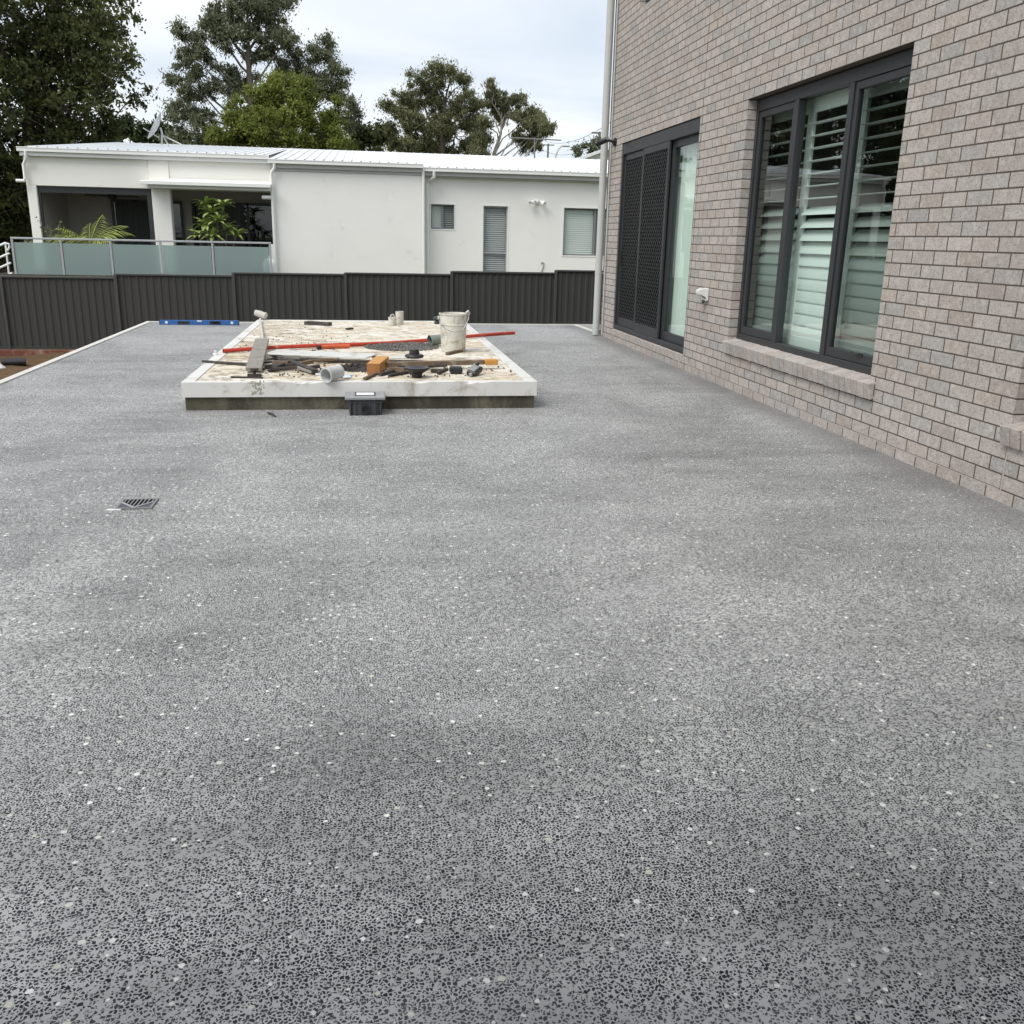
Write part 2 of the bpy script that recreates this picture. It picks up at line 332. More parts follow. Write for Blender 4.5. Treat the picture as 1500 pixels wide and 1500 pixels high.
class MB:
    def __init__(s): s.v = []; s.f = []; s.mi = []; s.cur = 0
    def add(s, vs, fs):
        n = len(s.v); s.v += [tuple(a) for a in vs]
        for f in fs: s.f.append(tuple(i+n for i in f)); s.mi.append(s.cur)
        return s
    def box(s, x0, y0, z0, x1, y1, z1):
        return s.add([(x0,y0,z0),(x1,y0,z0),(x1,y1,z0),(x0,y1,z0),(x0,y0,z1),(x1,y0,z1),(x1,y1,z1),(x0,y1,z1)],
                     [(0,3,2,1),(4,5,6,7),(0,1,5,4),(1,2,6,5),(2,3,7,6),(3,0,4,7)])
    def obox(s, c, size, rot=(0,0,0)):
        m = Euler(rot).to_matrix(); c = Vector(c); h = Vector(size)/2
        vs = [c + m @ Vector((h.x*a, h.y*b, h.z*d)) for a, b, d in ((-1,-1,-1),(1,-1,-1),(1,1,-1),(-1,1,-1),(-1,-1,1),(1,-1,1),(1,1,1),(-1,1,1))]
        return s.add(vs, [(0,3,2,1),(4,5,6,7),(0,1,5,4),(1,2,6,5),(2,3,7,6),(3,0,4,7)])
    def bar(s, a, b, wd, ht, up=(0,0,1)):
        """rectangular bar from a to b"""
        a, b = Vector(a), Vector(b); d = (b-a).normalized(); u = Vector(up); sd = d.cross(u).normalized()*wd/2; u = sd.cross(d).normalized()*ht/2
        vs = [a-sd-u, a+sd-u, a+sd+u, a-sd+u, b-sd-u, b+sd-u, b+sd+u, b-sd+u]
        return s.add(vs, [(0,1,2,3),(7,6,5,4),(0,4,5,1),(1,5,6,2),(2,6,7,3),(3,7,4,0)])
    def tube(s, pts, rad, n=10, cap=True):
        pts = [Vector(p) for p in pts]; rad = rad if isinstance(rad, (list, tuple)) else [rad]*len(pts)
        vs, fs = [], []; ref = None
        for i, p in enumerate(pts):
            d = (pts[min(i+1, len(pts)-1)] - pts[max(i-1, 0)]).normalized()
            if ref is None:
                ref = d.orthogonal().normalized()
            ref = (ref - d*ref.dot(d)); ref = ref.normalized() if ref.length > 1e-6 else d.orthogonal().normalized()
            b = d.cross(ref)
            for k in range(n):
                t = 2*math.pi*k/n; vs.append(p + (ref*math.cos(t)+b*math.sin(t))*rad[i])
        for i in range(len(pts)-1):
            for k in range(n):
                fs.append((i*n+k, i*n+(k+1) % n, (i+1)*n+(k+1) % n, (i+1)*n+k))
        if cap: fs.append(tuple(range(n))[::-1]); fs.append(tuple((len(pts)-1)*n+k for k in range(n)))
        return s.add(vs, fs)
    def lathe(s, prof, c, n=20, axis=(0,0,1)):
        """prof: list of (radius, distance along the axis)"""
        ax = Vector(axis).normalized(); u = ax.orthogonal().normalized(); b = ax.cross(u); c = Vector(c); vs, fs = [], []
        for r, h in prof:
            for k in range(n):
                t = 2*math.pi*k/n; vs.append(c + ax*h + (u*math.cos(t)+b*math.sin(t))*r)
        for i in range(len(prof)-1):
            for k in range(n): fs.append((i*n+k, i*n+(k+1) % n, (i+1)*n+(k+1) % n, (i+1)*n+k))
        return s.add(vs, fs)
    def prism(s, poly, z0, z1):
        n = len(poly); vs = [(x, y, z0) for x, y in poly] + [(x, y, z1) for x, y in poly]
        return s.add(vs, [tuple(range(n))[::-1], tuple(range(n, 2*n))] + [(i, (i+1) % n, n+(i+1) % n, n+i) for i in range(n)])
    def mesh(s, name, mats, origin, bevel=0., smooth=False, seg=1):
        me = bpy.data.meshes.new(name); o = Vector(origin)
        me.from_pydata([Vector(v)-o for v in s.v], [], s.f)
        mats = mats if isinstance(mats, (list, tuple)) else [mats]
        for m in mats: me.materials.append(m)
        if len(mats) > 1: me.polygons.foreach_set('material_index', s.mi)
        if bevel or smooth:
            bm = bmesh.new(); bm.from_mesh(me)
            if bevel:
                es = [e for e in bm.edges if len(e.link_faces) == 2 and e.calc_face_angle(0) > .6]
                bmesh.ops.bevel(bm, geom=es, offset=bevel, segments=seg, affect='EDGES', clamp_overlap=True)
            bmesh.ops.recalc_face_normals(bm, faces=bm.faces)
            if smooth:
                for f in bm.faces: f.smooth = True
                for e in bm.edges:
                    if len(e.link_faces) == 2 and e.calc_face_angle(0) > .7: e.smooth = False
            bm.to_mesh(me); bm.free()
        return me
    def origin(s):
        a = np.array([tuple(v) for v in s.v]); lo, hi = a.min(0), a.max(0)
        return Vector(((lo[0]+hi[0])/2, (lo[1]+hi[1])/2, lo[2]))
    def build(s, name, mats, parent=None, label=None, cat=None, group=None, kind=None, bevel=0., smooth=False, seg=1):
        og = s.origin(); me = s.mesh(name, mats, og, bevel, smooth, seg)
        return props(put(bpy.data.objects.new(name, me), og, parent), label, cat, group, kind)

def wall_boxes(mb, u0, u1, z0, z1, ops, box):
    """box(u0,z0,u1,z1) is called for the solid pieces left round the openings (u0,u1,z0,z1)"""
    us = sorted({u0, u1, *[min(max(a, u0), u1) for o in ops for a in o[:2]]})
    for a, b in zip(us, us[1:]):
        if b-a < 1e-6: continue
        mid = (a+b)/2; hs = sorted((max(o[2], z0), min(o[3], z1)) for o in ops if o[0] < mid < o[1]); z = z0
        for lo, hi in hs:
            if lo > z+1e-6: box(a, z, b, lo)
            z = max(z, hi)
        if z < z1-1e-6: box(a, z, b, z1)
    return mb

# ================================================================ SETTING
g = -1.25
MB().add([(-500, -500, g-.02), (500, -500, g-.02), (500, 500, g-.02), (-500, 500, g-.02)], [(0,1,2,3)]).build('ground', M['ground'], kind='structure')
# bare soil beside the patio
mb = MB(); nx, ny = 46, 60; xs = np.linspace(-14, -3.2, nx); ys = np.linspace(6, 21.1, ny)
for j in range(ny):
    for i in range(nx): mb.v.append((xs[i], ys[j], g+.02+.05*math.sin(xs[i]*2.1+ys[j])*math.sin(ys[j]*1.3)+rnd.uniform(0, .06)))
for j in range(ny-1):
    for i in range(nx-1): mb.f.append((j*nx+i, j*nx+i+1, (j+1)*nx+i+1, (j+1)*nx+i)); mb.mi.append(0)
mb.build('soil', M['soil'], kind='structure', smooth=True)
# patio: a raised concrete deck with an exposed aggregate top
DX, DY = -3.284, 15.38
poly = [(DX, -4), (7.0, -4), (7.0, 0), (3.6, 0), (3.6, 13.9), (3.56, 14.2), (3.5, DY), (DX, DY)]
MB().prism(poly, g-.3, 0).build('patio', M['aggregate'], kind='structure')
mb = MB(); mb.box(DX-.075, -4, g-.3, DX-.002, DY+.075, .012); mb.box(DX-.002, DY+.002, g-.3, 3.5, DY+.075, .012)
mb.add([(3.5, DY, -.4), (3.56, DY, -.4), (3.63, 14.2, -.4), (3.563, 14.2, -.4), (3.503, DY, .012), (3.56, DY, .012), (3.63, 14.2, .012), (3.563, 14.2, .012)],
       [(0,3,2,1),(4,5,6,7),(0,1,5,4),(1,2,6,5),(2,3,7,6),(3,0,4,7)])
mb.build('patio_edge', M['kerb_white'], kind='structure')

# ================================================================ BRICK HOUSE
D = 3.554
HEAD = Z0+30*BC      # 2.65
HZ1 = 5.75
W1 = (6.07, 8.76, .328, HEAD); DR = (10.02, 13.10, .156, HEAD); W2 = (1.9, 4.56, .328, HEAD); UP = (10.6, 12.575, Z0+48*BC, Z0+63*BC)
OPS = [W1, DR, W2, UP]; YN, YF = -3.5, 13.80
house = thing('brick_house', (D+4, 6, 0), 'two storey house of grey pink brick with dark framed windows beside the patio', 'house')
mb = MB()
def mortar_box(a, z, b, zz): mb.box(D+.0015, a, z, D+.115, b, zz)
wall_boxes(mb, YN, YF-.004, -.4, HZ1, [(a-.0035, b+.0035, c-.003, d+.0035) for a, b, c, d in OPS], mortar_box)
mb.build('mortar', M['mortar'], house)
mb = MB()
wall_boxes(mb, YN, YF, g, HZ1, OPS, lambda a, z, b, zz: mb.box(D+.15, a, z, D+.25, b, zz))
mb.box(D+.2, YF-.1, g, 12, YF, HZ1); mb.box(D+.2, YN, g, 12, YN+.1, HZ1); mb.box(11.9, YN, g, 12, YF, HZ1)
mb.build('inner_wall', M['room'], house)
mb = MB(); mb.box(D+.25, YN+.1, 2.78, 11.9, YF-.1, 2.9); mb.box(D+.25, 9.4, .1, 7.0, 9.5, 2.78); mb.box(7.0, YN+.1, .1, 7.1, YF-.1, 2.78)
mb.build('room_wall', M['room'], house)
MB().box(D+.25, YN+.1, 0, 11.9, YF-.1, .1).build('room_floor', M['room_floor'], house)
mb = MB(); mb.box(D-.12, YN-.3, HZ1, 12.2, YF+.25, HZ1+.16); mb.add([(D-.12, YN-.3, HZ1+.16), (12.2, YN-.3, HZ1+.16), (12.2, YF+.25, HZ1+.16), (D-.12, YF+.25, HZ1+.16), (8, 2, HZ1+1.8), (8, 9, HZ1+1.8)], [(0,1,4),(1,2,5,4),(2,3,5),(3,0,4,5)])
mb.build('roof', M['window_grey'], house)

def brick_verts(y0, y1, z0, z1, x0=D, dep=.106, ch=.0012):
    """brick with a chamfered front face"""
    v = [(x0, y0+ch, z0+ch), (x0, y1-ch, z0+ch), (x0, y1-ch, z1-ch), (x0, y0+ch, z1-ch),
         (x0+ch, y0, z0), (x0+ch, y1, z0), (x0+ch, y1, z1), (x0+ch, y0, z1), (x0+dep, y0, z0), (x0+dep, y1, z0), (x0+dep, y1, z1), (x0+dep, y0, z1)]
    f = [(3,2,1,0)]
    for a, b in ((0, 4), (4, 8)):
        for i in range(4): f.append((a+i, a+(i+1) % 4, b+(i+1) % 4, b+i))
    return v, f
bricks = []
nz = int((HZ1-Z0)/BC)
for k in range(-1, nz+1):
    z0 = Z0+k*BC+.0045; z1 = z0+BC-.009
    if k == nz: z1 = min(z1, HZ1-.004)
    if z1-z0 < .02: continue
    spans = [(YN, YF)]
    for o in OPS:
        if o[2]+.001 < (z0+z1)/2 < o[3]:
            spans = [s2 for a, b in spans for s2 in ((a, min(b, o[0])), (max(a, o[1]), b)) if s2[1]-s2[0] > .02]
    cuts = [4.556, 9.97]
    for a, b in spans:
        pts = [c for c in cuts if a+.03 < c < b-.03]
        segs = [a]+pts+[b]
        for ai, bi in zip(segs, segs[1:]):
            oa = .0 if ai in (o[1] for o in OPS) or ai == YN else .005
            ob = .0 if bi in (o[0] for o in OPS) or bi == YF else .005
            off = BL*(.5 if k % 2 else 0); n0 = math.floor((ai-off)/BL)
            while n0*BL+off < bi:
                y0 = max(n0*BL+off+.006, ai+oa); y1 = min((n0+1)*BL+off-.006, bi-ob)
                if oa == 0 and 0 < y0-ai < .02: y0 = ai      # no mortar left over at the jamb of an opening
                if ob == 0 and 0 < bi-y1 < .02: y1 = bi
                if y1-y0 > .018: bricks.append((y0, y1, z0, z1))
                n0 += 1
def on_screen(p):
    d = Vector(p)-Vector((0, 0, CAM_H)); z = d.dot(CF)
    if z < .2: return None
    return 750+FPX*d.dot(CR)/z, 750-FPX*d.dot(CU)/z, z
def brick_rank(b):
    q = on_screen((D, (b[0]+b[1])/2, (b[2]+b[3])/2))
    if q is None or not (-10 < q[0] < 1510 and -10 < q[1] < 1510): return 1e9
    return q[2]/(b[1]-b[0])**.5
bricks.sort(key=brick_rank)
bmeshes = {}
for y0, y1, z0, z1 in bricks[:290]:
    key = (round(y1-y0, 3), round(z1-z0, 3))
    if key not in bmeshes:
        v, f = brick_verts(-key[0]/2, key[0]/2, 0, key[1], 0); bmeshes[key] = MB().add(v, f).mesh('brick', M['brick'], (0, 0, 0))
    inst(bmeshes[key], 'brick', (D+rnd.uniform(-.0004, .0004), (y0+y1)/2, z0), house, (0, rnd.uniform(-.004, .004), rnd.uniform(-.0015, .0015)))
mb = MB()
for y0, y1, z0, z1 in bricks[290:]:
    v, f = brick_verts(y0, y1, z0+rnd.uniform(-.0008, .0008), z1, D+rnd.uniform(-.0004, .0004)); mb.add(v, f)
mb.build('brickwork', M['brick'], house, kind='stuff')
# pale mortar bead along the bottom bed joint and the control joint by the near window
mb = MB(); mb.box(D-.001, 4.57, Z0-.006, D+.02, 9.9, Z0+.001); mb.box(D+.0005, 4.551, -.02, D+.02, 4.561, .33)
mb.build('mortar_bead', M['mortar_pale'], house)

def sill(y0, y1, zf, zb, ht, name='window_sill', proj=.052):
    """a row of bricks on edge, sloping out, on a mortar bed"""
    bed = MB(); bed.add([(D-proj+.045, y0+.004, zf-ht+.006), (D-proj+.045, y1-.004, zf-ht+.006), (D+.11, y1-.004, zb-ht+.012), (D+.11, y0+.004, zb-ht+.012),
                         (D-proj+.045, y0+.004, zf-.006), (D-proj+.045, y1-.004, zf-.006), (D+.11, y1-.004, zb-.006), (D+.11, y0+.004, zb-.006)],
                        [(0,3,2,1),(4,5,6,7),(0,1,5,4),(1,2,6,5),(2,3,7,6),(3,0,4,7)])
    bo = bed.build(name, M['mortar'], house)
    n = max(1, round((y1-y0)/BC)); st = (y1-y0)/n; L = .162; a = math.atan2(zb-zf, L)
    t = MB().box(0, -st/2+.005, -ht, L, st/2-.005, 0).mesh('sill_brick', M['sill_brick'], (0, 0, 0), bevel=.004)
    for i in range(n):
        inst(t, 'sill_brick', (D-proj+rnd.uniform(-.002, .002), y0+(i+.5)*st, zf+rnd.uniform(-.0015, .0015)), bo, (rnd.uniform(-.012, .012), -a, 0))
sill(5.99, 8.785, .452, .482, .118)
sill(1.9, 4.59, .438, .468, .112)
sill(DR[0]+.0, DR[1], .160, .172, .096, 'door_sill', .004)

def ring(mb, x0, x1, y0, y1, z0, z1, t, tb=None, tt=None):
    tb = tb or t; tt = tt or t
    mb.box(x0, y0, z0, x1, y0+t, z1); mb.box(x0, y1-t, z0, x1, y1, z1)
    mb.box(x0, y0+t, z0, x1, y1-t, z0+tb); mb.box(x0, y0+t, z1-tt, x1, y1-t, z1); return mb
def pane(y0, y1, z0, z1, x, parent, gm='glass'):
    return MB().add([(x, y0, z0), (x, y1, z0), (x, y1, z1), (x, y0, z1)], [(3,2,1,0)]).build('pane', M[gm], parent)

def big_window(y0, y1, z0, z1, mulls, with_sash=True):
    x = D+.088; t = .045
    f = ring(MB(), x, x+.075, y0, y1, z0, z1, t, .06, .10)
    f.box(x-.004, y0+.003, z1-.028, x+.002, y1-.003, z1-.002)
    for m in mulls: f.box(x, m-.036, z0+.06, x+.075, m+.036, z1-.10)
    fo = f.build('window', M['dark_alu'], house, bevel=.004)
    ed = [y0+t]+[e for m in mulls for e in (m-.036, m+.036)]+[y1-t]
    for i in range(0, len(ed), 2):
        a, b = ed[i], ed[i+1]
        if i != 2 or len(ed) < 6:
            sm = ring(MB(), x+.012, x+.058, a+.003, b-.003, z0+.063, z1-.103, .05, .07, .055); sm.build('sash', M['dark_alu'], fo, bevel=.003)
            pane(a+.05, b-.05, z0+.125, z1-.155, x+.034, fo, 'glass_screened')
        else: pane(a, b, z0+.06, z1-.10, x+.034, fo)
    return fo
Z1B = .474
win = big_window(W1[0]+.002, W1[1]-.002, Z1B, HEAD-.004, (7.0, 7.915))
c = P(1257, 520, 0, D+.10)
mb = MB(); mb.tube([(D+.098, 6.42, .60), (D+.07, 6.43, .605), (D+.062, 6.50, .615)], .007, 6); mb.box(D+.094, 6.39, .585, D+.101, 6.45, .615); mb.build('window_handle', M['black'], win)
win2 = big_window(W2[0]+.002, W2[1]-.002, Z1B-.012, HEAD-.004, (2.75, 3.65))
# upper floor window
x = D+.075; f = ring(MB(), x, x+.06, UP[0]+.002, UP[1]-.002, UP[2]+.002, UP[3]-.002, .06, .06); fo = f.build('window', M['dark_alu'], house, bevel=.004)
pane(UP[0]+.06, UP[1]-.06, UP[2]+.06, UP[3]-.06, x+.03, fo)
MB().box(x+.065, UP[0], UP[2], x+.07, UP[1], UP[3]).build('window_blind', M['curtain'], house)

# plantation shutters behind both ground floor windows
def shutters(edges, z0, z1, x):
    bl = MB(); n = 10
    prof = [(.056*math.cos(2*math.pi*i/n), .0055*math.sin(2*math.pi*i/n)) for i in range(n)]
    LM = {}
    for (a, b) in zip(edges, edges[1:]):
        st = .052
        fr = ring(MB(), x-.014, x+.014, a+.003, b-.003, z0, z1, st, .10, .12)
        so_ = fr.build('shutter', M['shutter'], house, bevel=.003)
        y0, y1 = a+st+.004, b-st-.004; key = round(y1-y0, 3)
        if key not in LM:
            v = [(px, -key/2, pz) for px, pz in prof]+[(px, key/2, pz) for px, pz in prof]
            LM[key] = MB().add(v, [tuple(range(n)), tuple(range(2*n-1, n-1, -1))]+[(i, n+i, n+(i+1) % n, (i+1) % n) for i in range(n)]).mesh('louvre', M['shutter'], (0, 0, 0))
        k = int((z1-z0-.22)/.1005); z = z0+.10+.05
        for i in range(k):
            zc = z+i*.1005
            ang = R(83) if zc < 1.20 else (R(76-(zc-1.20)/.55*46) if zc < 1.72 else R(3))
            inst(LM[key], 'louvre', (x, (y0+y1)/2, zc), so_, (0, -ang+rnd.uniform(-.03, .03), 0))
SX = D+.26
e1, e2, e3 = P(1119, 204, 0, SX)[1], P(1187, 204, 0, SX)[1], P(1262, 204, 0, SX)[1]
shutters([e3-.86, e3, e2, e1, e1+.62], Z1B+.03, HEAD-.08, SX)
shutters([1.95, 2.8, 3.65, 4.5], Z1B+.03, HEAD-.08, SX)

# sliding door with two security screens
y0, y1, z0, z1 = DR[0]+.002, DR[1]-.002, .176, HEAD-.004
x = D+.012
f = ring(MB(), x, x+.10, y0, y1, z0, z1, .045, .055, .14)
f.box(x+.045, 11.02, z0+.055, x+.10, 11.10, z1-.14)
door = f.build('sliding_door', M['dark_alu'], house, bevel=.004)
def screen(a, b, x):
    zb, zt = z0+.058, z1-.143
    so_ = ring(MB(), x, x+.028, a, b, zb, zt, .058, .11, .075).build('screen_door', M['dark_alu'], door, bevel=.003)
    g_ = MB(); a, b, zb, zt = a+.058, b-.058, zb+.11, zt-.075; w_, h_ = .080, .088; sl = h_/w_; W_, H_ = b-a, zt-zb
    c = -math.ceil(W_*sl/h_)*h_
    while c < H_:
        for sg in (1, -1):
            t0 = max(0, -c/sl); t1 = min(W_, (H_-c)/sl)
            if t1-t0 > .02:
                ya, yb = (a+t0, a+t1) if sg > 0 else (b-t0, b-t1)
                g_.bar((x+.012+.003*sg, ya, zb+c+sl*t0), (x+.012+.003*sg, yb, zb+c+sl*t1), .014, .006, (1, 0, 0))
        c += h_
    g_.build('screen_mesh', M['dark_mesh'], so_)
    MB().add([(x+.022, a, zb), (x+.022, b, zb), (x+.022, b, zt), (x+.022, a, zt)], [(3,2,1,0)]).build('insect_screen', M['fly_mesh'], so_)
    return so_
s1 = screen(12.06, y1-.047, x+.030)
s2 = screen(11.04, 12.10, x+.000)
MB().box(x+.026, 12.98, 1.05, x+.034, 13.03, 1.25).build('door_handle', M['black'], s1)
pn = ring(MB(), x+.052, x+.09, y0+.047, 11.04, z0+.058, z1-.143, .06, .10, .08).build('door_panel', M['dark_alu'], door, bevel=.003)
pane(y0+.107, 10.98, z0+.158, z1-.223, x+.07, pn)
pn2 = ring(MB(), x+.062, x+.098, 11.10, y1-.047, z0+.058, z1-.143, .06, .10, .08).build('door_panel', M['dark_alu'], door, bevel=.003)
pane(11.16, y1-.107, z0+.158, z1-.223, x+.08, pn2)
# curtain behind the door glass
mb = MB(); ys = np.linspace(10.03, 11.7, 110); cx = D+.21
for i, yy in enumerate(ys):
    xx = cx+.028*math.sin(yy*34)+.012*math.sin(yy*71+1); mb.v += [(xx, yy, .14), (xx, yy, 2.62)]
for i in range(len(ys)-1): mb.f.append((2*i, 2*i+1, 2*i+3, 2*i+2)); mb.mi.append(0)
mb.build('curtain', M['curtain'], house, smooth=True)

# downpipe on the far corner
mb = MB(); px, py = D-.085, 13.73
mb.tube([(px, py, .015), (px, py, HZ1+.05)], .052, 14); dp = mb.build('downpipe', M['downpipe'], house, smooth=True)
for zc in (.9, 2.75, 4.6): mb = MB(); mb.lathe([(.0535, 0), (.0545, .0), (.0545, .03), (.0535, .03)], (px, py, zc), 14); mb.box(px+.03, py-.012, zc+.005, D+.01, py+.012, zc+.025); mb.build('pipe_strap', M['downpipe'], dp)
mb = MB(); mb.tube([(D-.018, 13.62, .02), (D-.018, 13.62, HZ1)], .011, 8); mb.build('conduit', M['downpipe'], house, smooth=True)

# weatherproof outlet
oz = thing('outdoor_outlet', (D, 9.42, .80), 'small white weatherproof outlet box on the brick wall between door and window', 'outlet')
mb = MB(); mb.add([(D-.002, 9.36, .80), (D-.002, 9.48, .80), (D-.002, 9.48, .93), (D-.002, 9.36, .93), (D-.04, 9.36, .80), (D-.04, 9.48, .80), (D-.035, 9.48, .92), (D-.035, 9.36, .92)], [(0,1,2,3),(7,6,5,4),(0,4,5,1),(1,5,6,2),(2,6,7,3),(3,7,4,0)])
mb.build('back_box', M['white_plastic'], oz, bevel=.006, seg=2)
mb = MB(); mb.prism([(0, 0), (0, .02), (.045, .035), (.075, .06), (.08, .10), (.045, .115), (0, .12)], 0, .11)
v = [(D-.030-a, 9.365+z, .805+b) for a, b, z in mb.v]; MB().add(v, mb.f).build('flip_cover', M['white_plastic'], oz, bevel=.006, seg=2)
MB().tube([(D-.045, 9.40, .805), (D-.045, 9.40, .775)], .015, 8).build('cable_gland', M['charcoal_plastic'], oz, smooth=True)
# security camera
cc = thing('security_camera', (D, 13.42, 2.66), 'black security camera on a bracket near the corner downpipe', 'camera')
mb = MB(); mb.lathe([(0, 0), (.055, 0), (.055, .03), (.04, .04), (0, .04)], (D, 13.42, 2.70), 14, (-1, 0, 0)); mb.build('wall_plate', M['camera_black'], cc, smooth=True)
MB().tube([(D-.03, 13.42, 2.70), (D-.10, 13.40, 2.715), (D-.16, 13.40, 2.70)], .018, 8).build('bracket', M['camera_black'], cc, smooth=True)
mb = MB(); mb.lathe([(0, -.07), (.034, -.07), (.038, -.05), (.038, .05), (.045, .06), (.045, .09), (.03, .085), (0, .08)], (D-.20, 13.41, 2.70), 14, (-.75, .25, -.35)); mb.build('camera_body', M['camera_black'], cc, smooth=True)

# unseen roof added behind the camera to shade the near end of the patio
pc = thing('added_shade_roof', (0, -1.8, 0), 'flat grey roof on white posts, added out of view to shade the near patio', 'patio roof')
MB().box(DX-.2, -5.0, 2.72, D-.03, .55, 2.86).build('roof_sheet', M['window_grey'], pc)
MB().box(DX-.25, .56, 2.66, D-.03, .64, 2.90).build('fascia', M['nb_trim'], pc, bevel=.01)
for x in (DX+.15, -.2): MB().box(x, -4.6, 0, x+.1, -4.5, 2.72).build('post', M['nb_trim'], pc, bevel=.006)
MB().box(DX+.1, .30, 0, DX+.2, .40, 2.72).build('post', M['nb_trim'], pc, bevel=.006)

# ================================================================ BOUNDARY FENCE
FY = 21.2
fence = thing('steel_fence', (0, FY, g), 'charcoal ribbed steel fence stepping up between the patio and the white house', 'fence')
posts = [-9.75, -7.43, -5.16, -2.74, -.36, 1.985, 4.36, 6.74, 9.1]
tops = [.36, .39, .465, .53, .562, .63, .69, .73]
bots = [-1.05, -1.05, -1.0, -.95, -.9, -.85, -.447, -.447]
for i in range(len(tops)):
    a, b, zt, zb = posts[i]+.03, posts[i+1]-.03, tops[i], bots[i]
    mb = MB(); pitch = .152; pts = []; xx = a
    k = 0
    while xx < b-.001:
        for dx_, dy_ in ((0, 0), (.052, 0), (.074, -.015), (.114, -.015), (.136, 0)):
            if xx+dx_ < b: pts.append((xx+dx_, FY+dy_))
        xx += pitch
    pts.append((b, FY)); n = len(pts)
    mb.v = [(x, y, zb) for x, y in pts]+[(x, y, zt) for x, y in pts]+[(x, y+.006, zb) for x, y in pts]+[(x, y+.006, zt) for x, y in pts]
    for j in range(n-1): mb.f += [(j, j+1, n+j+1, n+j), (3*n+j, 3*n+j+1, 2*n+j+1, 2*n+j)]; mb.mi += [0, 0]
    mb.build('fence_panel', M['fence'], fence)
    mb = MB(); mb.box(a-.03, FY-.042, zt-.012, b+.03, FY+.034, zt+.028); mb.build('top_rail', M['fence_cap'], fence, bevel=.006)
    MB().box(a, FY-.036, zb-.05, b, FY+.03, zb+.0).build('bottom_rail', M['fence'], fence)
for i, x in enumerate(posts):
    zt = max(tops[min(i, len(tops)-1)], tops[max(i-1, 0)])
    MB().box(x-.032, FY-.05, g, x+.032, FY+.038, zt+.02).build('fence_post', M['fence_cap'], fence, bevel=.008)
sl_ = MB().box(-9.7, FY-.10, g-.1, -5.15, FY-.045, -1.11).build('retaining_sleeper', M['plinth'], bevel=.008, label='red brown retaining sleeper lying under the leftmost fence panel', cat='sleeper')
MB().box(4.2, FY-.09, g-.1, 9.2, FY-.05, -.49).build('concrete_plinth', M['kerb_white'], label='pale concrete plinth under the fence beside the house corner', cat='plinth', bevel=.006)
MB().box(3.7, 14.4, g, 10, FY-.1, -.62).build('side_path', M['base_concrete'], kind='structure')
MB().tube([(-6.90, 19.15, -1.12), (-6.5, 19.25, -1.12)], .075, 12).build('pipe_offcut', M['black'], smooth=True, label='black pipe offcut lying on the bare soil by the sleeper', cat='pipe')
mb = MB(); mb.lathe([(.0, .14), (.08, .12), (.16, .05), (.2, -.02)], (-6.88, 18.75, -1.2), 12); mb.build('plastic_bag', M['white_plastic'], smooth=True, label='crumpled white plastic lying on the soil below the black pipe', cat='plastic bag')

# ================================================================ NEIGHBOUR HOUSE
HY = 28.8
nb = thing('white_house', (-1, HY, g), 'low white rendered house with white metal roof behind the charcoal fence', 'house')
# left wing with the balcony
mb = MB()
mb.box(-9.12, HY, 2.51, -5.85, HY+.24, 3.30); mb.box(-5.30, HY, 2.51, -2.5, HY+.24, 3.30)
mb.box(-9.12, HY, g, -8.87, HY+.24, 2.51)
mb.box(-5.82, HY-.02, g, -5.32, HY+.30, 2.70)
mb.box(-5.85, HY-.035, 2.70, -5.30, HY+.26, 3.32)
mb.build('wall', M['nb_cream'], nb, bevel=.012)
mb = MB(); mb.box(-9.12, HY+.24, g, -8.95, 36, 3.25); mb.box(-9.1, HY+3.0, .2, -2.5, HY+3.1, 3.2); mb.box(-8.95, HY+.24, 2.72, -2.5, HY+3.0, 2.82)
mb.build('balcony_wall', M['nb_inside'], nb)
MB().box(-9.4, 26.4, .0, -2.4, HY+3, .22).build('balcony_floor', M['base_concrete'], nb)
mb = MB(); mb.box(-8.86, HY+.08, 2.34, -5.83, HY+.16, 2.505); mb.box(-8.865, HY+.08, .2, -8.80, HY+.16, 2.34); mb.box(-5.97, HY+.08, .2, -5.84, HY+.16, 2.34)
mb.build('screen_track', M['dark_alu'], nb)
def back_door(x0, x1):
    y = HY+2.93
    d = MB(); n = 3
    for i in range(n+1): xx = x0+(x1-x0)*i/n; d.box(xx-.04, y-.05, .22, xx+.04, y, 2.28)
    d.box(x0+.04, y-.05, 2.2, x1-.04, y-.002, 2.278)
    do = d.build('balcony_door', M['dark_alu'], nb)
    for i in range(n):
        a, b = x0+(x1-x0)*i/n+.04, x0+(x1-x0)*(i+1)/n-.04
        MB().add([(a, y-.03, .22), (b, y-.03, .22), (b, y-.03, 2.2), (a, y-.03, 2.2)], [(0,1,2,3)]).build('pane', M['glass_far'], do)
    for (a, b) in ((x0+.1, x0+(x1-x0)*.62),):
        c_ = MB(); xs = np.linspace(a, b, 60)
        for xx in xs: c_.v += [(xx, y-.10+.035*math.sin(xx*22), .25), (xx, y-.10+.035*math.sin(xx*22), 2.2)]
        for i in range(59): c_.f.append((2*i, 2*i+2, 2*i+3, 2*i+1)); c_.mi.append(0)
        c_.build('curtain', M['curtain_dark'], do, smooth=True)
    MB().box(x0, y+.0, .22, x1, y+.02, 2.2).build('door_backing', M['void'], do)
back_door(-7.6, -5.55); back_door(-5.2, -2.7)
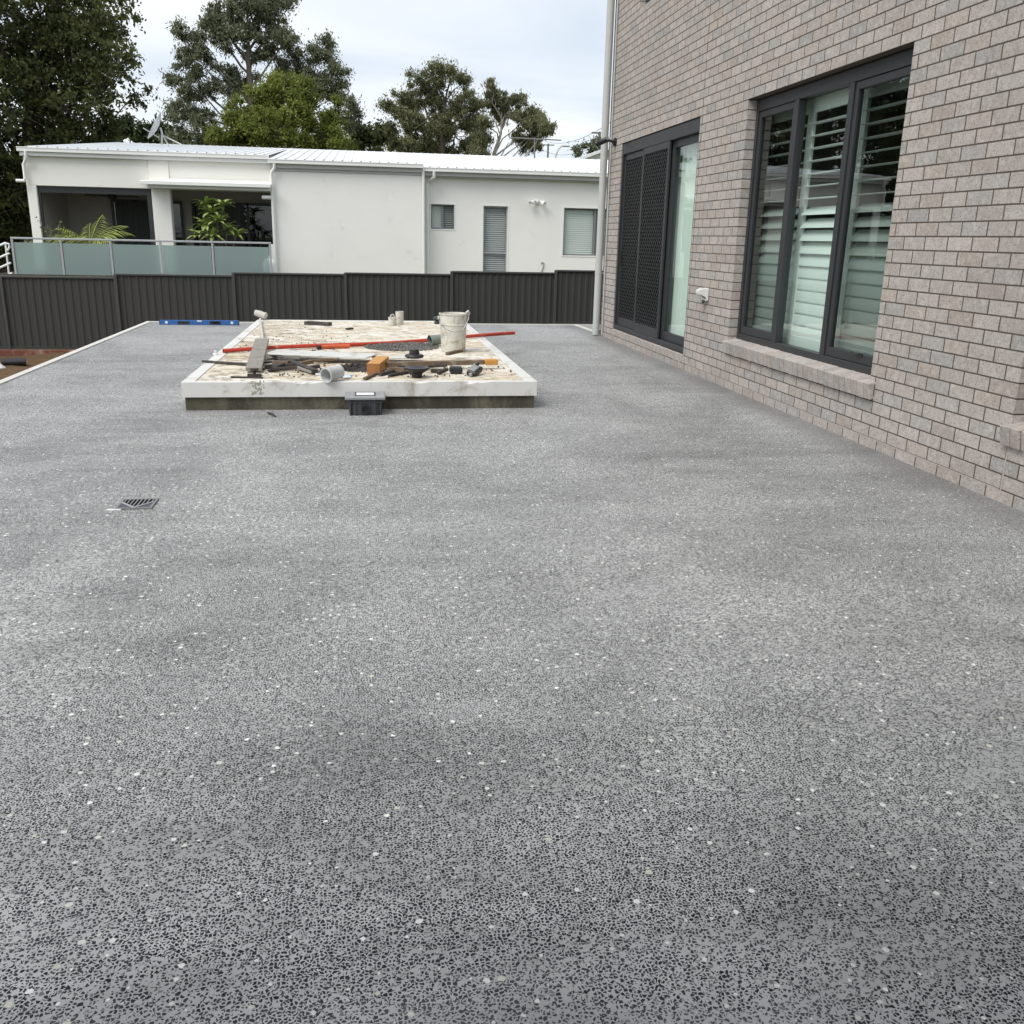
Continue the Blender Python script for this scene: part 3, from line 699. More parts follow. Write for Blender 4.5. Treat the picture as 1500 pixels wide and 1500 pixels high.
# awning over the second opening
mb = MB(); mb.box(-5.98, 28.2, 2.645, -2.47, HY-.04, 2.71); mb.box(-5.98, 28.16, 2.60, -2.47, 28.2, 2.70); mb.box(-5.80, 28.30, 2.52, -2.5, HY-.05, 2.60); mb.box(-5.3, HY-.08, 2.72, -2.5, HY-.03, 2.80)
mb.build('awning', M['nb_trim'], nb, bevel=.008)
# middle block, right block with window openings
MB().box(-2.47, 28.5, g, 1.80, 36.5, 3.08).build('wall', M['nb_wall'], nb, bevel=.012)
mb = MB(); mb.box(-2.48, 28.47, 3.08, 1.81, 28.6, 3.30); mb.build('wall_band', M['nb_band'], nb)
RW = [(2.086, 2.79, 1.603, 2.309), (3.668, 4.41, -.5, 2.30), (6.147, 8.3, .91, 2.305)]
RY = 28.95
mb = MB(); wall_boxes(mb, 1.80, 14, g, 3.12, RW, lambda a, z, b, zz: mb.box(a, RY, z, b, RY+.22, zz)); mb.build('wall', M['nb_wall'], nb)
MB().box(13.8, RY+.22, g, 14, 36.5, 3.2).build('end_wall', M['nb_wall'], nb)
def far_window(x0, x1, z0, z1, split, horiz, blinds):
    y = RY+.07
    f = ring(MB(), 0, .05, x0, x1, z0, z1, .035)
    f.v = [(b, y+a, c) for a, b, c in f.v]
    if horiz: f.box(x0+.035, y+.002, split-.03, x1-.035, y+.048, split+.03)
    else: f.box(split-.03, y+.002, z0+.035, split+.03, y+.048, z1-.035)
    fo = f.build('window', M['window_grey'] if not horiz else M['alu_grey'], nb)
    # white reveal trim round the opening
    r_ = ring(MB(), 0, .012, x0-.035, x1+.035, z0-.035, z1+.035, .033); r_.v = [(b, RY-.012+a, c) for a, b, c in r_.v]; r_.build('window_trim', M['nb_trim'], fo)
    cells = [(x0+.035, x1-.035, z0+.035, split-.03), (x0+.035, x1-.035, split+.03, z1-.035)] if horiz else [(x0+.035, split-.03, z0+.035, z1-.035), (split+.03, x1-.035, z0+.035, z1-.035)]
    for (a, b, c, d), bm_ in zip(cells, blinds):
        MB().add([(a, y+.025, c), (b, y+.025, c), (b, y+.025, d), (a, y+.025, d)], [(0,1,2,3)]).build('pane', M['glass_far'], fo)
        sl2 = MB(); z = c+.01; st = .062
        while z < d-.02: sl2.obox(((a+b)/2, y+.09, z+st/2), (b-a, .004, st*(1.1 if bm_ is M['curtain'] else .84)), (R(-22), 0, 0)); z += st
        sl2.build('blind', bm_, fo)
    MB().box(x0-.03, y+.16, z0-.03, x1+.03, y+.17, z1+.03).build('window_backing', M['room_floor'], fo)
far_window(*RW[0], 2.44, False, (M['curtain'], M['blind_dark']))
far_window(*RW[1], .95, True, (M['blind'], M['blind']))
far_window(*RW[2], 7.14, False, (M['curtain'], M['blind_dark']))
# roof: three pitches, each a ribbed sheet; gutters and fascias
def roof(x0, x1, yf, zf, yb, zb, shift=0.):
    mb = MB(); xs = []; x = x0; pitch = .262
    while x < x1-.001:
        for d_, h in ((0, 0), (.20, 0), (.212, .032), (.240, .032), (.252, 0)):
            if x+d_ < x1: xs.append((x+d_, h))
        x += pitch
    xs.append((x1, 0)); n = len(xs)
    mb.v = [(a, yf, zf+h) for a, h in xs]+[(a+shift*(x1-a)/(x1-x0), yb, zb+h) for a, h in xs]
    for i in range(n-1): mb.f.append((i, i+1, n+i+1, n+i)); mb.mi.append(0)
    mb.add([(x0, yf+.3, zf-.06), (x1, yf+.3, zf-.06), (x1, yb, zb-.06), (x0+shift, yb, zb-.06)], [(3,2,1,0)])
    mb.add([(x0+shift, yb, zb+.02), (x1, yb, zb+.02), (x1, yb, zb-.9), (x0+shift, yb, zb-.9)], [(0,1,2,3)])
    return mb.build('roof', M['roof_white'], nb)
def gutter(x0, x1, y, z):
    mb = MB(); mb.box(x0, y-.13, z-.11, x1, y, z); mb.box(x0, y-.14, z-.022, x1, y-.13, z+.006); go = mb.build('gutter', M['nb_trim'], nb, bevel=.008)
    MB().box(x0+.03, y-.02, z-.22, x1-.03, y+.05, z-.112).build('fascia', M['nb_band'], nb)
roof(-9.16, -2.53, 28.62, 3.49, 37, 4.35, .55); gutter(-9.2, -2.53, 28.72, 3.49)
roof(-2.53, 1.82, 28.32, 3.375, 37, 4.352); gutter(-2.53, 1.82, 28.42, 3.375)
roof(1.82, 14.2, 28.72, 3.32, 37, 4.35); gutter(1.83, 14.2, 28.74, 3.315)
MB().box(-9.14, 28.66, 3.28, -2.5, 28.82, 3.37).build('fascia', M['nb_trim'], nb)
mb = MB(); mb.box(1.8, 28.80, 3.06, 14, RY+.1, 3.115); mb.build('eave_lining', M['nb_band'], nb)
def nb_pipe(pts, r=.045): return MB().tube(pts, r, 10).build('downpipe', M['nb_trim'], nb, smooth=True)
nb_pipe([(-8.98, 28.62, 3.40), (-8.98, 28.62, 3.22), (-9.05, 28.70, 3.12), (-9.10, 28.72, 3.05), (-9.10, 28.72, 2.70), (-9.13, 28.68, 2.62), (-9.33, 28.68, 2.62)])
nb_pipe([(-2.36, 28.34, 3.28), (-2.36, 28.34, 3.15), (-2.45, 28.40, 3.03), (-2.46, 28.42, 2.9), (-2.46, 28.42, g)])
nb_pipe([(-2.75, 28.42, 2.35), (-2.5, 28.42, 2.35)], .055)
nb_pipe([(1.83, 28.44, 3.3), (1.83, 28.44, g)], .04)
nb_pipe([(2.16, 28.64, 3.22), (2.16, 28.64, 3.05), (2.05, 28.84, 2.96), (1.98, 28.9, 2.9), (1.98, 28.9, g)])
MB().box(-2.60, 28.40, g, -2.46, 28.55, 1.07).build('corner_pier', M['nb_wall'], nb, bevel=.01)
MB().tube([P(793, 399, 1, RY-.02), P(796, 391, 1, RY-.02), P(797, 386, 1, RY-.02), P(794.5, 384, 1, RY-.02), P(792.5, 386.5, 1, RY-.02)], .012, 6).build('wall_cable', M['window_grey'], nb, smooth=True)

# twin floodlight
c = P(786, 296, 1, RY)
fl = thing('twin_floodlight', c, 'small white twin floodlight on the white wall between two windows', 'floodlight')
mb = MB(); mb.lathe([(0, 0), (.08, 0), (.08, .03), (.05, .05), (0, .05)], c, 12, (0, -1, 0)); mb.build('light_base', M['nb_trim'], fl, smooth=True)
for sx in (-1, 1):
    q = c+Vector((sx*.17, -.16, -.03))
    mb = MB(); mb.tube([c+Vector((sx*.02, -.04, 0)), c+Vector((sx*.09, -.10, .05)), q+Vector((-sx*.05, .03, .02))], .02, 6); mb.lathe([(0, -.09), (.04, -.08), (.075, .0), (.08, .06), (.06, .055), (0, .03)], q, 12, (sx*.55, -.6, -.45)); mb.build('lamp_head', M['nb_trim'], fl, smooth=True)
# ceiling fan in the balcony
c = P(164, 287, 1, 30.0)
fan = thing('ceiling_fan', c, 'dark ceiling fan under the balcony ceiling', 'fan')
mb = MB(); mb.lathe([(0, -.1), (.1, -.08), (.13, 0), (.1, .08), (.02, .1), (.02, .4), (0, .4)], c, 12); mb.build('fan_motor', M['black'], fan, smooth=True)
for k in range(4):
    a = R(12+90*k); MB().obox(c+Vector((math.cos(a)*.42, math.sin(a)*.42, 0)), (.62, .13, .015), (R(12), 0, a)).build('fan_blade', M['black'], fan)

# glass balustrade
BY = 26.5
bal = thing('glass_balustrade', (-5.6, BY, .2), 'balustrade of frosted green glass panels with a grey top rail on the balcony', 'balustrade')
bx = [P(u, 360, 1, BY)[0] for u in (18.5, 89.5, 162, 235, 311, 395.5)]
zt = 1.145
MB().box(bx[0]-.03, BY-.03, zt-.05, bx[-1]+.03, BY+.03, zt).build('top_rail', M['alu_grey'], bal, bevel=.008)
for x in bx: MB().box(x-.028, BY-.025, -.2, x+.028, BY+.025, zt-.05).build('balustrade_post', M['alu_grey'], bal, bevel=.005)
for a, b in zip(bx, bx[1:]): MB().box(a+.04, BY-.006, .05, b-.04, BY+.006, zt-.13).build('glass_panel', M['frosted'], bal)
mb = MB(); mb.lathe([(0, 0), (.15, .02), (.17, .1), (.17, .36), (.13, .45), (.05, .5), (.05, .56), (0, .56)], (-2.52, 27.1, .22), 16); mb.build('gas_bottle', M['nb_trim'], smooth=True, label='white gas bottle behind the right end of the frosted glass balustrade', cat='gas bottle')
# white stair railing at the far left
sr = thing('stair_railing', (-9.4, 26.6, g), 'white tubular stair railing at the left end of the glass balustrade', 'railing')
def W(u, v, y=26.6): return P(u, v, 1, y)
for k, (a, b) in enumerate((((-45, 378), (8, 356)), ((-45, 396), (14, 371)), ((-45, 412), (16, 385)), ((-45, 428), (18, 400)))):
    MB().tube([W(*a), W(*b)]+([W(13, 357.5), W(14, 362), W(11, 367)] if k == 0 else []), .028, 8).build('handrail' if k == 0 else 'rail', M['nb_trim'], sr, smooth=True)
for u, v in ((8, 357), (-12, 366), (-32, 376)): MB().tube([W(u, v), W(u+7, v+60)], .024, 8).build('railing_post', M['nb_trim'], sr, smooth=True)
mb = MB()
for k in range(4): mb.box(-11.6+.32*k, 26.3, g, -9.45, 28.6, -.8+.25*k)
mb.build('stair', M['kerb_white'], sr)

# satellite dish, tv antenna on the roof
ry = 33.5
c = P(237, 212, 1, ry); q = P(231.5, 187, 1, ry)
sd = thing('satellite_dish', c, 'grey satellite dish on a braced mast on the white roof', 'satellite dish')
MB().tube([c, P(237.2, 194, 1, ry), q+Vector((.05, .1, 0))], .03, 8).build('mast', M['pale_metal'], sd, smooth=True)
MB().tube([P(238, 198, 1, ry), P(268, 213, 1, ry-.6)], .022, 6).build('brace', M['pale_metal'], sd)
MB().tube([P(238, 198, 1, ry), P(247, 213, 1, ry-.2)], .022, 6).build('brace', M['pale_metal'], sd)
mb = MB(); mb.lathe([(0, .0), (.16, .012), (.30, .045), (.40, .085), (.47, .12), (.46, .13), (.39, .10), (.29, .06), (.15, .026), (0, .014)], q, 20, (-.78, -.12, .46)); mb.build('dish', M['alu_grey'], sd, smooth=True)
MB().tube([q+Vector((.0, 0, -.3)), q+Vector((-.45, -.07, -.03))], .015, 6).build('feed_arm', M['pale_metal'], sd)
ay = 36.0
an = thing('tv_antenna', P(783, 230, 1, ay), 'long thin tv antenna on a mast above the white roof', 'antenna')
MB().tube([P(783, 232, 1, ay), P(783, 201, 1, ay)], .025, 6).build('mast', M['pole_wood'], an)
MB().tube([P(749, 201.5, 1, ay), P(822, 205.5, 1, ay)], .022, 6).build('boom', M['pole_wood'], an)
for k in range(9):
    u = 752+k*8.4; c = P(u, 201.6+.055*(u-749), 1, ay); MB().tube([c+Vector((0, -.35, -.02)), c+Vector((0, .35, 0.02))], .008, 5).build('element', M['pole_wood'], an)

# poles, wires, street lamp, far roof beyond
def pole(y, u, vtop, arm, label, group=None):
    c = P(u, vtop, 1, y); base = Vector((c.x, c.y, g)); t = thing('utility_pole', base, label, 'pole')
    MB().tube([base, c], [.16, .11], 8).build('pole_shaft', M['pole_wood'], t)
    a = P(u+arm[0], vtop+arm[2], 1, y); b = P(u+arm[1], vtop+arm[2]+.3, 1, y)
    MB().bar(a, b, .1, .12).build('crossarm', M['pole_wood'], t)
    for k in range(3): q = a.lerp(b, .08+.42*k); MB().lathe([(.04, 0), (.05, .06), (.03, .12), (0, .14)], q, 8).build('insulator', M['nb_trim'], t)
    return c
pa = pole(80, 878.5, 193, (-12, 1, 1.5), 'timber utility pole beside the brick house downpipe')
pb = pole(120, 803, 210.5, (-10, 9, 1.8), 'distant timber utility pole with a crossarm above the white roof')
for k, (dz, tag_) in enumerate(((0.2, 'upper'), (-1.0, 'lower'))):
    pts = [pa.lerp(pb, t)+Vector((0, 0, dz-6*t*(1-t)*.35)) for t in np.linspace(-.6, 1.3, 20)]
    MB().tube([pt for pt in pts], .022, 4).build('power_line', M['black'], label=f'thin {tag_} power line sagging between the two utility poles', cat='power line')
ly = 95
t = thing('street_lamp', Vector((P(811, 240, 1, ly).x, ly, g)), 'thin grey street lamp with a curved arm above the white roof', 'street lamp')
b0 = P(812, 235, 1, ly); MB().tube([Vector((b0.x, ly, g)), P(814, 228, 1, ly), P(818, 219, 1, ly), P(822, 214.5, 1, ly), P(827, 213.5, 1, ly)], [.1, .08, .07, .06, .05], 6).build('lamp_arm', M['pale_metal'], t, smooth=True)
c = P(829, 214, 1, ly); MB().obox(c, (.75, .3, .16)).build('lamp_head', M['pale_metal'], t, bevel=.05)
fy = 52
fr_ = thing('far_house', (P(890, 235, 1, fy).x+3, fy+4, g), 'far house with a sloping white roof peeping beside the brick corner', 'house')
a = P(854, 233, 1, fy); b = P(892, 219, 1, fy)
MB().add([a, b, b+Vector((2.6, 0, -1.0)), (b.x+2.6, fy, g), (a.x+.4, fy, g), a+Vector((.4, 0, -.1)), a+Vector((0, 8, 0)), b+Vector((0, 8, 0))], [(5,4,3,2,1,0)]).build('wall', M['nb_wall'], fr_)
mb = MB(); mb.bar(a+Vector((-.5, 3.8, -.12)), b+Vector((.02, 3.8, .08)), 8.6, .14); mb.bar(b+Vector((.0, 3.8, .08)), b+Vector((3.0, 3.8, -1.0)), 8.6, .14); mb.build('roof', M['roof_white'], fr_)

# ================================================================ PLANTS ON THE BALCONY
def frond_mesh(L, droop, n=15):
    mb = MB(); pts = []
    for i in range(n+1):
        t = i/n; pts.append(Vector((L*t*(1-.25*droop*t), 0, L*(.75*t-droop*t*t))))
    mb.tube(pts[::3]+[pts[-1]], [.010]*len(pts[::3])+[.004], 5)
    for i in range(2, n+1):
        for sd_ in (-1, 1):
            for q in (0,):
                p0 = pts[i-1].lerp(pts[i], q); l = .34*math.sin(math.pi*min(1, (i+q)/n*.92+.06))*L/1.2+.03
                tip = p0+Vector((l*.55, sd_*l*.75, -l*(.35+.25*rnd.random()))); d = (pts[i]-pts[i-1]).normalized()*.016
                m_ = p0.lerp(tip, .5)+Vector((0, 0, .02)); mb.add([p0-d*.5, m_-d, tip, m_+d], [(0,1,2,3)])
    return mb.mesh('frond', M['frond'], (0, 0, 0))
c = P(130, 352, 1, 27.4); c.z = .45
pt = thing('palm', Vector((c.x, 27.4, .22)), 'yellow green palm with arching fronds behind the balustrade', 'palm')
mb = MB(); mb.lathe([(.14, 0), (.19, .3), (.2, .32), (.17, .32), (0, .28)], (c.x, 27.4, .22), 14); mb.build('pot', M['charcoal_plastic'], pt, smooth=True)
for k, (L, dr, az, tl) in enumerate([(1.25, .75, 175, 0), (1.2, .7, 12, 0), (1.1, .45, 100, 0), (1.1, .55, 140, 0), (1.15, .6, 30, .1), (1., .9, 205, 0), (.95, .9, -25, 0), (.9, .8, -90, 0), (1., .5, 60, .1), (1.0, .6, 230, 0), (1.1, .35, 80, 0)]):
    inst(frond_mesh(L*1.22, dr), 'frond', (c.x, 27.4, .92), pt, (0, rnd.uniform(-.15, .15)-.15, R(az)))
# frangipani
c = P(318, 352, 1, 27.5)
fg = thing('frangipani', Vector((c.x, 27.5, .22)), 'frangipani shrub with long green leaves in rosettes behind the balustrade', 'shrub')
lf = MB(); n = 6
for i in range(n+1):
    t = i/n; wd = .058*math.sin(math.pi*(t*.93+.04))**.8; z = .10*t-.18*t*t
    lf.v += [(.36*t, -wd, z+.012), (.36*t, 0, z-.004), (.36*t, wd, z+.012)]
for i in range(n):
    for k in (0, 1): lf.f.append((3*i+k, 3*i+3+k, 3*i+4+k, 3*i+1+k)); lf.mi.append(0)
LEAF = lf.mesh('leaf', M['frangi'], (0, 0, 0))
st = MB(); heads = []
for (u, v, y_) in ((310, 312, 27.5), (300, 330, 27.35), (318, 325, 27.3), (332, 336, 27.5), (345, 345, 27.6), (290, 345, 27.5), (312, 346, 27.25), (325, 302, 27.6), (302, 300, 27.6)):
    h = P(u, v, 1, y_); b_ = Vector((c.x, 27.5, .4)); m_ = b_.lerp(h, .5)+Vector(((h.x-b_.x)*.25, 0, -.05)); st.tube([b_, m_, h], [.03, .025, .018], 6); heads.append(h)
st.tube([(c.x, 27.5, .2), (c.x, 27.5, .42)], [.05, .04], 8); st.build('stem', M['bark'], fg, smooth=True)
for h in heads:
    for k in range(19):
        inst(LEAF, 'leaf', h, fg, (0, rnd.uniform(-.9, .25), k*2.4+rnd.uniform(-.2, .2)))
c = P(78, 352, 1, 27.6)
sp_ = thing('potted_herb', Vector((c.x, 27.6, .22)), 'sparse small leafed plant at the left behind the balustrade', 'plant')
st = MB(); lv = MB()
for k in range(9):
    a = rnd.uniform(0, 6.28); tip = Vector((c.x+.32*math.cos(a), 27.6+.2*math.sin(a), 1.35+rnd.uniform(-.1, .35))); b_ = Vector((c.x, 27.6, .5)); m_ = b_.lerp(tip, .5)+Vector((0, 0, .1)); st.tube([b_, m_, tip], .006, 4)
    for j in range(16):
        q = m_.lerp(tip, rnd.random())+Vector((rnd.uniform(-.09, .09), rnd.uniform(-.09, .09), rnd.uniform(-.05, .05))); lv.obox(q, (.05, .03, .004), (rnd.uniform(0, 3), rnd.uniform(0, 3), rnd.uniform(0, 3)))
st.build('stem', M['bark'], sp_); lv.build('foliage', M['shoot'], sp_)

# ================================================================ TREES
def leaves(name, centres, radii, tones, n, size, asp, droop, material, parent, spread=.5):
    """many small leaf faces in clumps round the given clump centres"""
    C = np.array(centres); Rr = np.array(radii); T = np.array(tones); wgt = Rr**2; wgt = wgt/wgt.sum()
    idx = nrg.choice(len(C), n, p=wgt)
    d = nrg.normal(size=(n, 3)); d /= np.linalg.norm(d, axis=1)[:, None]
    rr = np.abs(nrg.normal(size=n))*.62
    P_ = C[idx]+d*(rr*Rr[idx])[:, None]*np.array([1, 1, .82])
    ax = nrg.normal(size=(n, 3)); ax[:, 2] -= droop; ax /= np.linalg.norm(ax, axis=1)[:, None]
    nr = nrg.normal(size=(n, 3))+d*.9+np.array([0, 0, .5]); sd_ = np.cross(ax, nr); sd_ /= np.linalg.norm(sd_, axis=1)[:, None]+1e-9
    L = size*(.6+.8*nrg.random(n)); Wd = L*asp
    a = P_-ax*(L/2)[:, None]; b = P_+ax*(L/2)[:, None]; m1 = P_+sd_*(Wd/2)[:, None]-ax*(L*.08)[:, None]; m2 = P_-sd_*(Wd/2)[:, None]-ax*(L*.08)[:, None]
    V = np.stack([a, m1, b, m2], 1).reshape(-1, 3)
    og = Vector((float(C[:, 0].mean()), float(C[:, 1].mean()), float(P_[:, 2].min())))
    me = bpy.data.meshes.new(name); me.vertices.add(4*n); me.vertices.foreach_set('co', (V-np.array(og)).astype(np.float32).ravel())
    me.loops.add(4*n); me.loops.foreach_set('vertex_index', np.arange(4*n, dtype=np.int32)); me.polygons.add(n)
    me.polygons.foreach_set('loop_start', np.arange(0, 4*n, 4, dtype=np.int32)); me.polygons.foreach_set('loop_total', np.full(n, 4, dtype=np.int32))
    me.update(calc_edges=True); me.validate()
    at = me.attributes.new('tone', 'FLOAT', 'FACE'); at.data.foreach_set('value', np.clip(T[idx]*.62+nrg.random(n)*.38, 0, 1).astype(np.float32))
    me.materials.append(material)
    o = bpy.data.objects.new(name, me); return put(o, og, parent)
def tree(name, label, base, fork, blobs, nleaf, size, asp, droop, lm, bark, clump, cat='tree', r0=.35, top=None, dens=3.2, depth=1.0, limb=1.0):
    """blobs: (pixel u, v, pixel radius) of the masses of the crown at the distance of the tree; each is filled with clumps"""
    base = Vector(base); y = base.y; t = thing(name, base, label, cat)
    tb = MB(); f = Vector(fork); top = Vector(top) if top is not None else f
    ax = [base, base.lerp(f, .5)+Vector((rnd.uniform(-.2, .2), 0, 0)), f]+([f.lerp(top, .5)+Vector((rnd.uniform(-.25, .25), rnd.uniform(-.2, .2), 0)), top] if top is not f else [])
    rad = [r0, r0*.8, r0*.62]+([r0*.38, r0*.1] if top is not f else []); tb.tube(ax, rad, 8)
    cs, rs, ts = [], [], []
    for (u, v, pr) in blobs:
        c = P(u, v, 1, y); r = pr/FPX*y; c.y += rnd.uniform(-1, 1)*depth*min(3.5, max(r, 1.2))
        # the limb leaves the stem below the mass it carries
        hz = min(max(c.z-abs(c.x-f.x)*.8-r, f.z-1.5), top.z-.3); s0 = f
        for a_, b_ in zip(ax, ax[1:]):
            if a_.z <= hz <= b_.z: s0 = a_.lerp(b_, (hz-a_.z)/(b_.z-a_.z+1e-6))
        rr = min(r0*.34, .035+.05*r)*limb
        k = s0.lerp(c, .5)+Vector((rnd.uniform(-.35, .35), rnd.uniform(-.3, .3), -.12*abs(c.x-s0.x)+.1*r))
        k2 = k.lerp(c, .5)+Vector((rnd.uniform(-.2, .2), rnd.uniform(-.2, .2), rnd.uniform(-.1, .2)))
        tb.tube([s0, s0.lerp(k, .5)+Vector((0, 0, rnd.uniform(-.15, .1))), k, k2, c], [rr, rr*.85, rr*.66, rr*.45, rr*.2], 6)
        ns = int(max(4, min(150, (r/clump)**2*dens)))
        for _ in range(ns):
            d = Vector(nrg.normal(size=3)); d.normalize(); q = c+Vector((d.x, d.y*depth, d.z*.92))*r*(.30+.78*rnd.random()**.8)
            if rnd.random() < .4: m_ = c.lerp(q, .5)+Vector((rnd.uniform(-.1, .1), 0, rnd.uniform(-.1, .1))); tb.tube([c.lerp(k2, .5*rnd.random()), m_, q], [rr*.20+.006, rr*.12+.005, .004], 4, False)
            cs.append(q); rs.append(clump*rnd.uniform(.5, 1.35)); ts.append(rnd.random())
    tb.build('trunk', bark, t, smooth=True)
    leaves('crown', [tuple(c) for c in cs], rs, ts, nleaf, size, asp, droop, lm, t)
    return t
# large dark tree at the left
y = 38
tree('evergreen_tree', 'tall dense dark evergreen tree at the left edge behind the white house', (P(20, 330, 1, y).x-1, y, g), P(40, 250, 1, y),
     [(60, 30, 85), (135, 40, 45), (150, 95, 42), (0, 150, 100), (100, 150, 62), (178, 105, 30), (192, 128, 20), (30, 260, 80), (128, 195, 38), (-90, 60, 110), (-80, 230, 110), (165, 30, 32), (10, 330, 50), (90, 95, 60), (60, 200, 60), (195, 85, 14), (150, 175, 22), (-60, -60, 110), (80, -60, 90), (-200, 120, 120), (-200, 280, 110), (-330, 180, 130), (-330, 40, 120), (-220, -20, 110), (-460, 130, 120), (-440, 290, 110), (30, 60, 60), (85, 245, 45), (40, 300, 45), (5, 270, 55), (-40, 310, 60), (15, 345, 40), (-120, 330, 80), (-260, 120, 110), (-180, 200, 90), (-380, 230, 110), (55, 120, 60), (110, 225, 40), (150, 140, 35)],
     190000, .16, .5, .25, M['leaf_dark'], M['bark_dark'], .42, r0=.45, top=P(60, 40, 1, y), dens=3.4)
# airy twigs on its outer edge
y = 62
tree('gum_tree', 'tall gum tree with airy clumped crown behind the white house', (P(368, 300, 1, y).x, y, g), P(368, 150, 1, y),
     [(362, 12, 36), (404, 37, 26), (315, 40, 22), (276, 52, 18), (264, 82, 22), (297, 93, 24), (342, 55, 24), (380, 72, 24), (423, 88, 27), (466, 82, 24), (484, 108, 22), (499, 128, 13), (508, 160, 15), (281, 156, 28), (297, 190, 32), (441, 110, 26), (250, 113, 7), (254, 158, 6), (282, 126, 20), (512, 182, 10), (350, 110, 28), (330, 135, 24), (320, -14, 20), (395, -12, 30), (258, 175, 5), (265, 205, 22), (480, 60, 8), (300, 65, 12), (492, 145, 14), (500, 175, 16), (470, 125, 18), (520, 165, 7), (420, 60, 18), (330, 30, 24), (378, 30, 26)],
     95000, .20, .34, 1.0, M['leaf_gum'], M['bark'], .44, r0=.34, depth=.8, top=P(362, 20, 1, y), dens=2.6)
y = 50
tree('round_tree', 'rounded yellow green tree in front of the tall gum', (P(412, 300, 1, y).x, y, g), P(410, 225, 1, y),
     [(410, 148, 42), (365, 165, 36), (458, 165, 36), (398, 128, 22), (438, 130, 22), (345, 195, 28), (410, 200, 42), (470, 198, 32), (494, 190, 18), (332, 212, 22), (505, 212, 16), (380, 215, 35), (450, 218, 35)],
     90000, .155, .42, .1, M['leaf_green'], M['bark'], .38, r0=.3, dens=3.)
y = 75
tree('low_tree', 'low dark green tree behind the satellite dish', (P(205, 260, 1, y).x, y, g), P(205, 235, 1, y),
     [(188, 192, 15), (212, 198, 17), (240, 205, 22), (168, 202, 18), (265, 212, 18), (225, 185, 8), (150, 215, 14), (285, 215, 20), (310, 222, 20)], 18000, .30, .5, .1, M['leaf_bush'], M['bark'], .5, r0=.25)
y = 66
tree('dark_bush', 'small dark bush between the round tree and the spreading tree', (P(538, 260, 1, y).x, y, g), P(540, 235, 1, y),
     [(530, 206, 14), (556, 200, 14), (520, 192, 7), (548, 215, 16), (575, 215, 16), (516, 216, 10), (565, 190, 8), (600, 222, 16), (640, 226, 16)], 9000, .30, .5, .1, M['leaf_dark'], M['bark'], .55, r0=.2, cat='bush')
y = 58
tree('spreading_tree', 'broad olive green tree with pale limbs in the middle of the skyline', (P(650, 300, 1, y).x, y, g), P(648, 215, 1, y),
     [(612, 135, 26), (645, 120, 21), (676, 123, 18), (590, 160, 26), (645, 160, 34), (682, 150, 20), (617, 195, 30), (668, 195, 30), (578, 160, 12), (640, 210, 28), (596, 210, 22), (690, 215, 22), (660, 108, 8), (575, 190, 8), (700, 182, 15), (704, 214, 18), (697, 164, 11), (705, 230, 14)],
     75000, .165, .34, .9, M['leaf_olive'], M['bark'], .40, r0=.30, top=P(655, 130, 1, y), dens=2.8)
y = 54
tree('weeping_tree', 'loose drooping olive tree with bare limbs right of the spreading tree', (P(722, 300, 1, y).x, y, g), P(724, 225, 1, y),
     [(720, 140, 15), (748, 152, 17), (776, 168, 17), (782, 195, 16), (731, 160, 12), (717, 128, 8), (763, 148, 10), (786, 212, 11), (703, 205, 14), (792, 175, 8), (770, 205, 8), (708, 180, 10), (742, 172, 9), (700, 225, 14), (765, 175, 16), (790, 190, 14), (758, 205, 9), (738, 148, 12), (778, 215, 12)],
     42000, .165, .30, 1.5, M['leaf_olive'], M['bark_pale'], .30, r0=.18, depth=.7, limb=.9, top=P(735, 165, 1, y), dens=2.6)
y = 70
tree('small_tree', 'small airy tree beside the utility pole at the brick corner', (P(866, 260, 1, y).x, y, g), P(866, 232, 1, y),
     [(850, 223, 8), (866, 214, 9), (858, 213, 5), (876, 221, 9), (845, 219, 4), (872, 209, 4)], 2600, .24, .36, .2, M['leaf_gum'], M['bark'], .34, r0=.12)

# ================================================================ RAISED SLAB AND WHAT LIES ON IT
SX0, SX1, SY0, SY1, SZ = -1.44, 1.437, 7.62, 13.33, .2315
slab = thing('raised_slab', (0, 10.5, 0), 'raised rectangular slab with white edge boards in the middle of the patio', 'slab')
MB().box(SX0+.018, SY0+.022, -.05, SX1-.018, SY1-.02, .108).build('slab_base', M['slab_base'], slab)
mb = MB(); nx, ny = 30, 60; B = .105
for j in range(ny+1):
    for i in range(nx+1):
        x = SX0+B+(SX1-SX0-2*B)*i/nx; yy = SY0+.05+(SY1-SY0-.05-B)*j/ny; mb.v.append((x, yy, SZ-.003+rnd.uniform(-.0012, .0012)))
for j in range(ny):
    for i in range(nx): k = j*(nx+1)+i; mb.f.append((k, k+1, k+nx+2, k+nx+1)); mb.mi.append(0)
mb.build('slab_top', M['slab_top'], slab)
def edge_board(pts_fn, n, name='edge_board'): pass
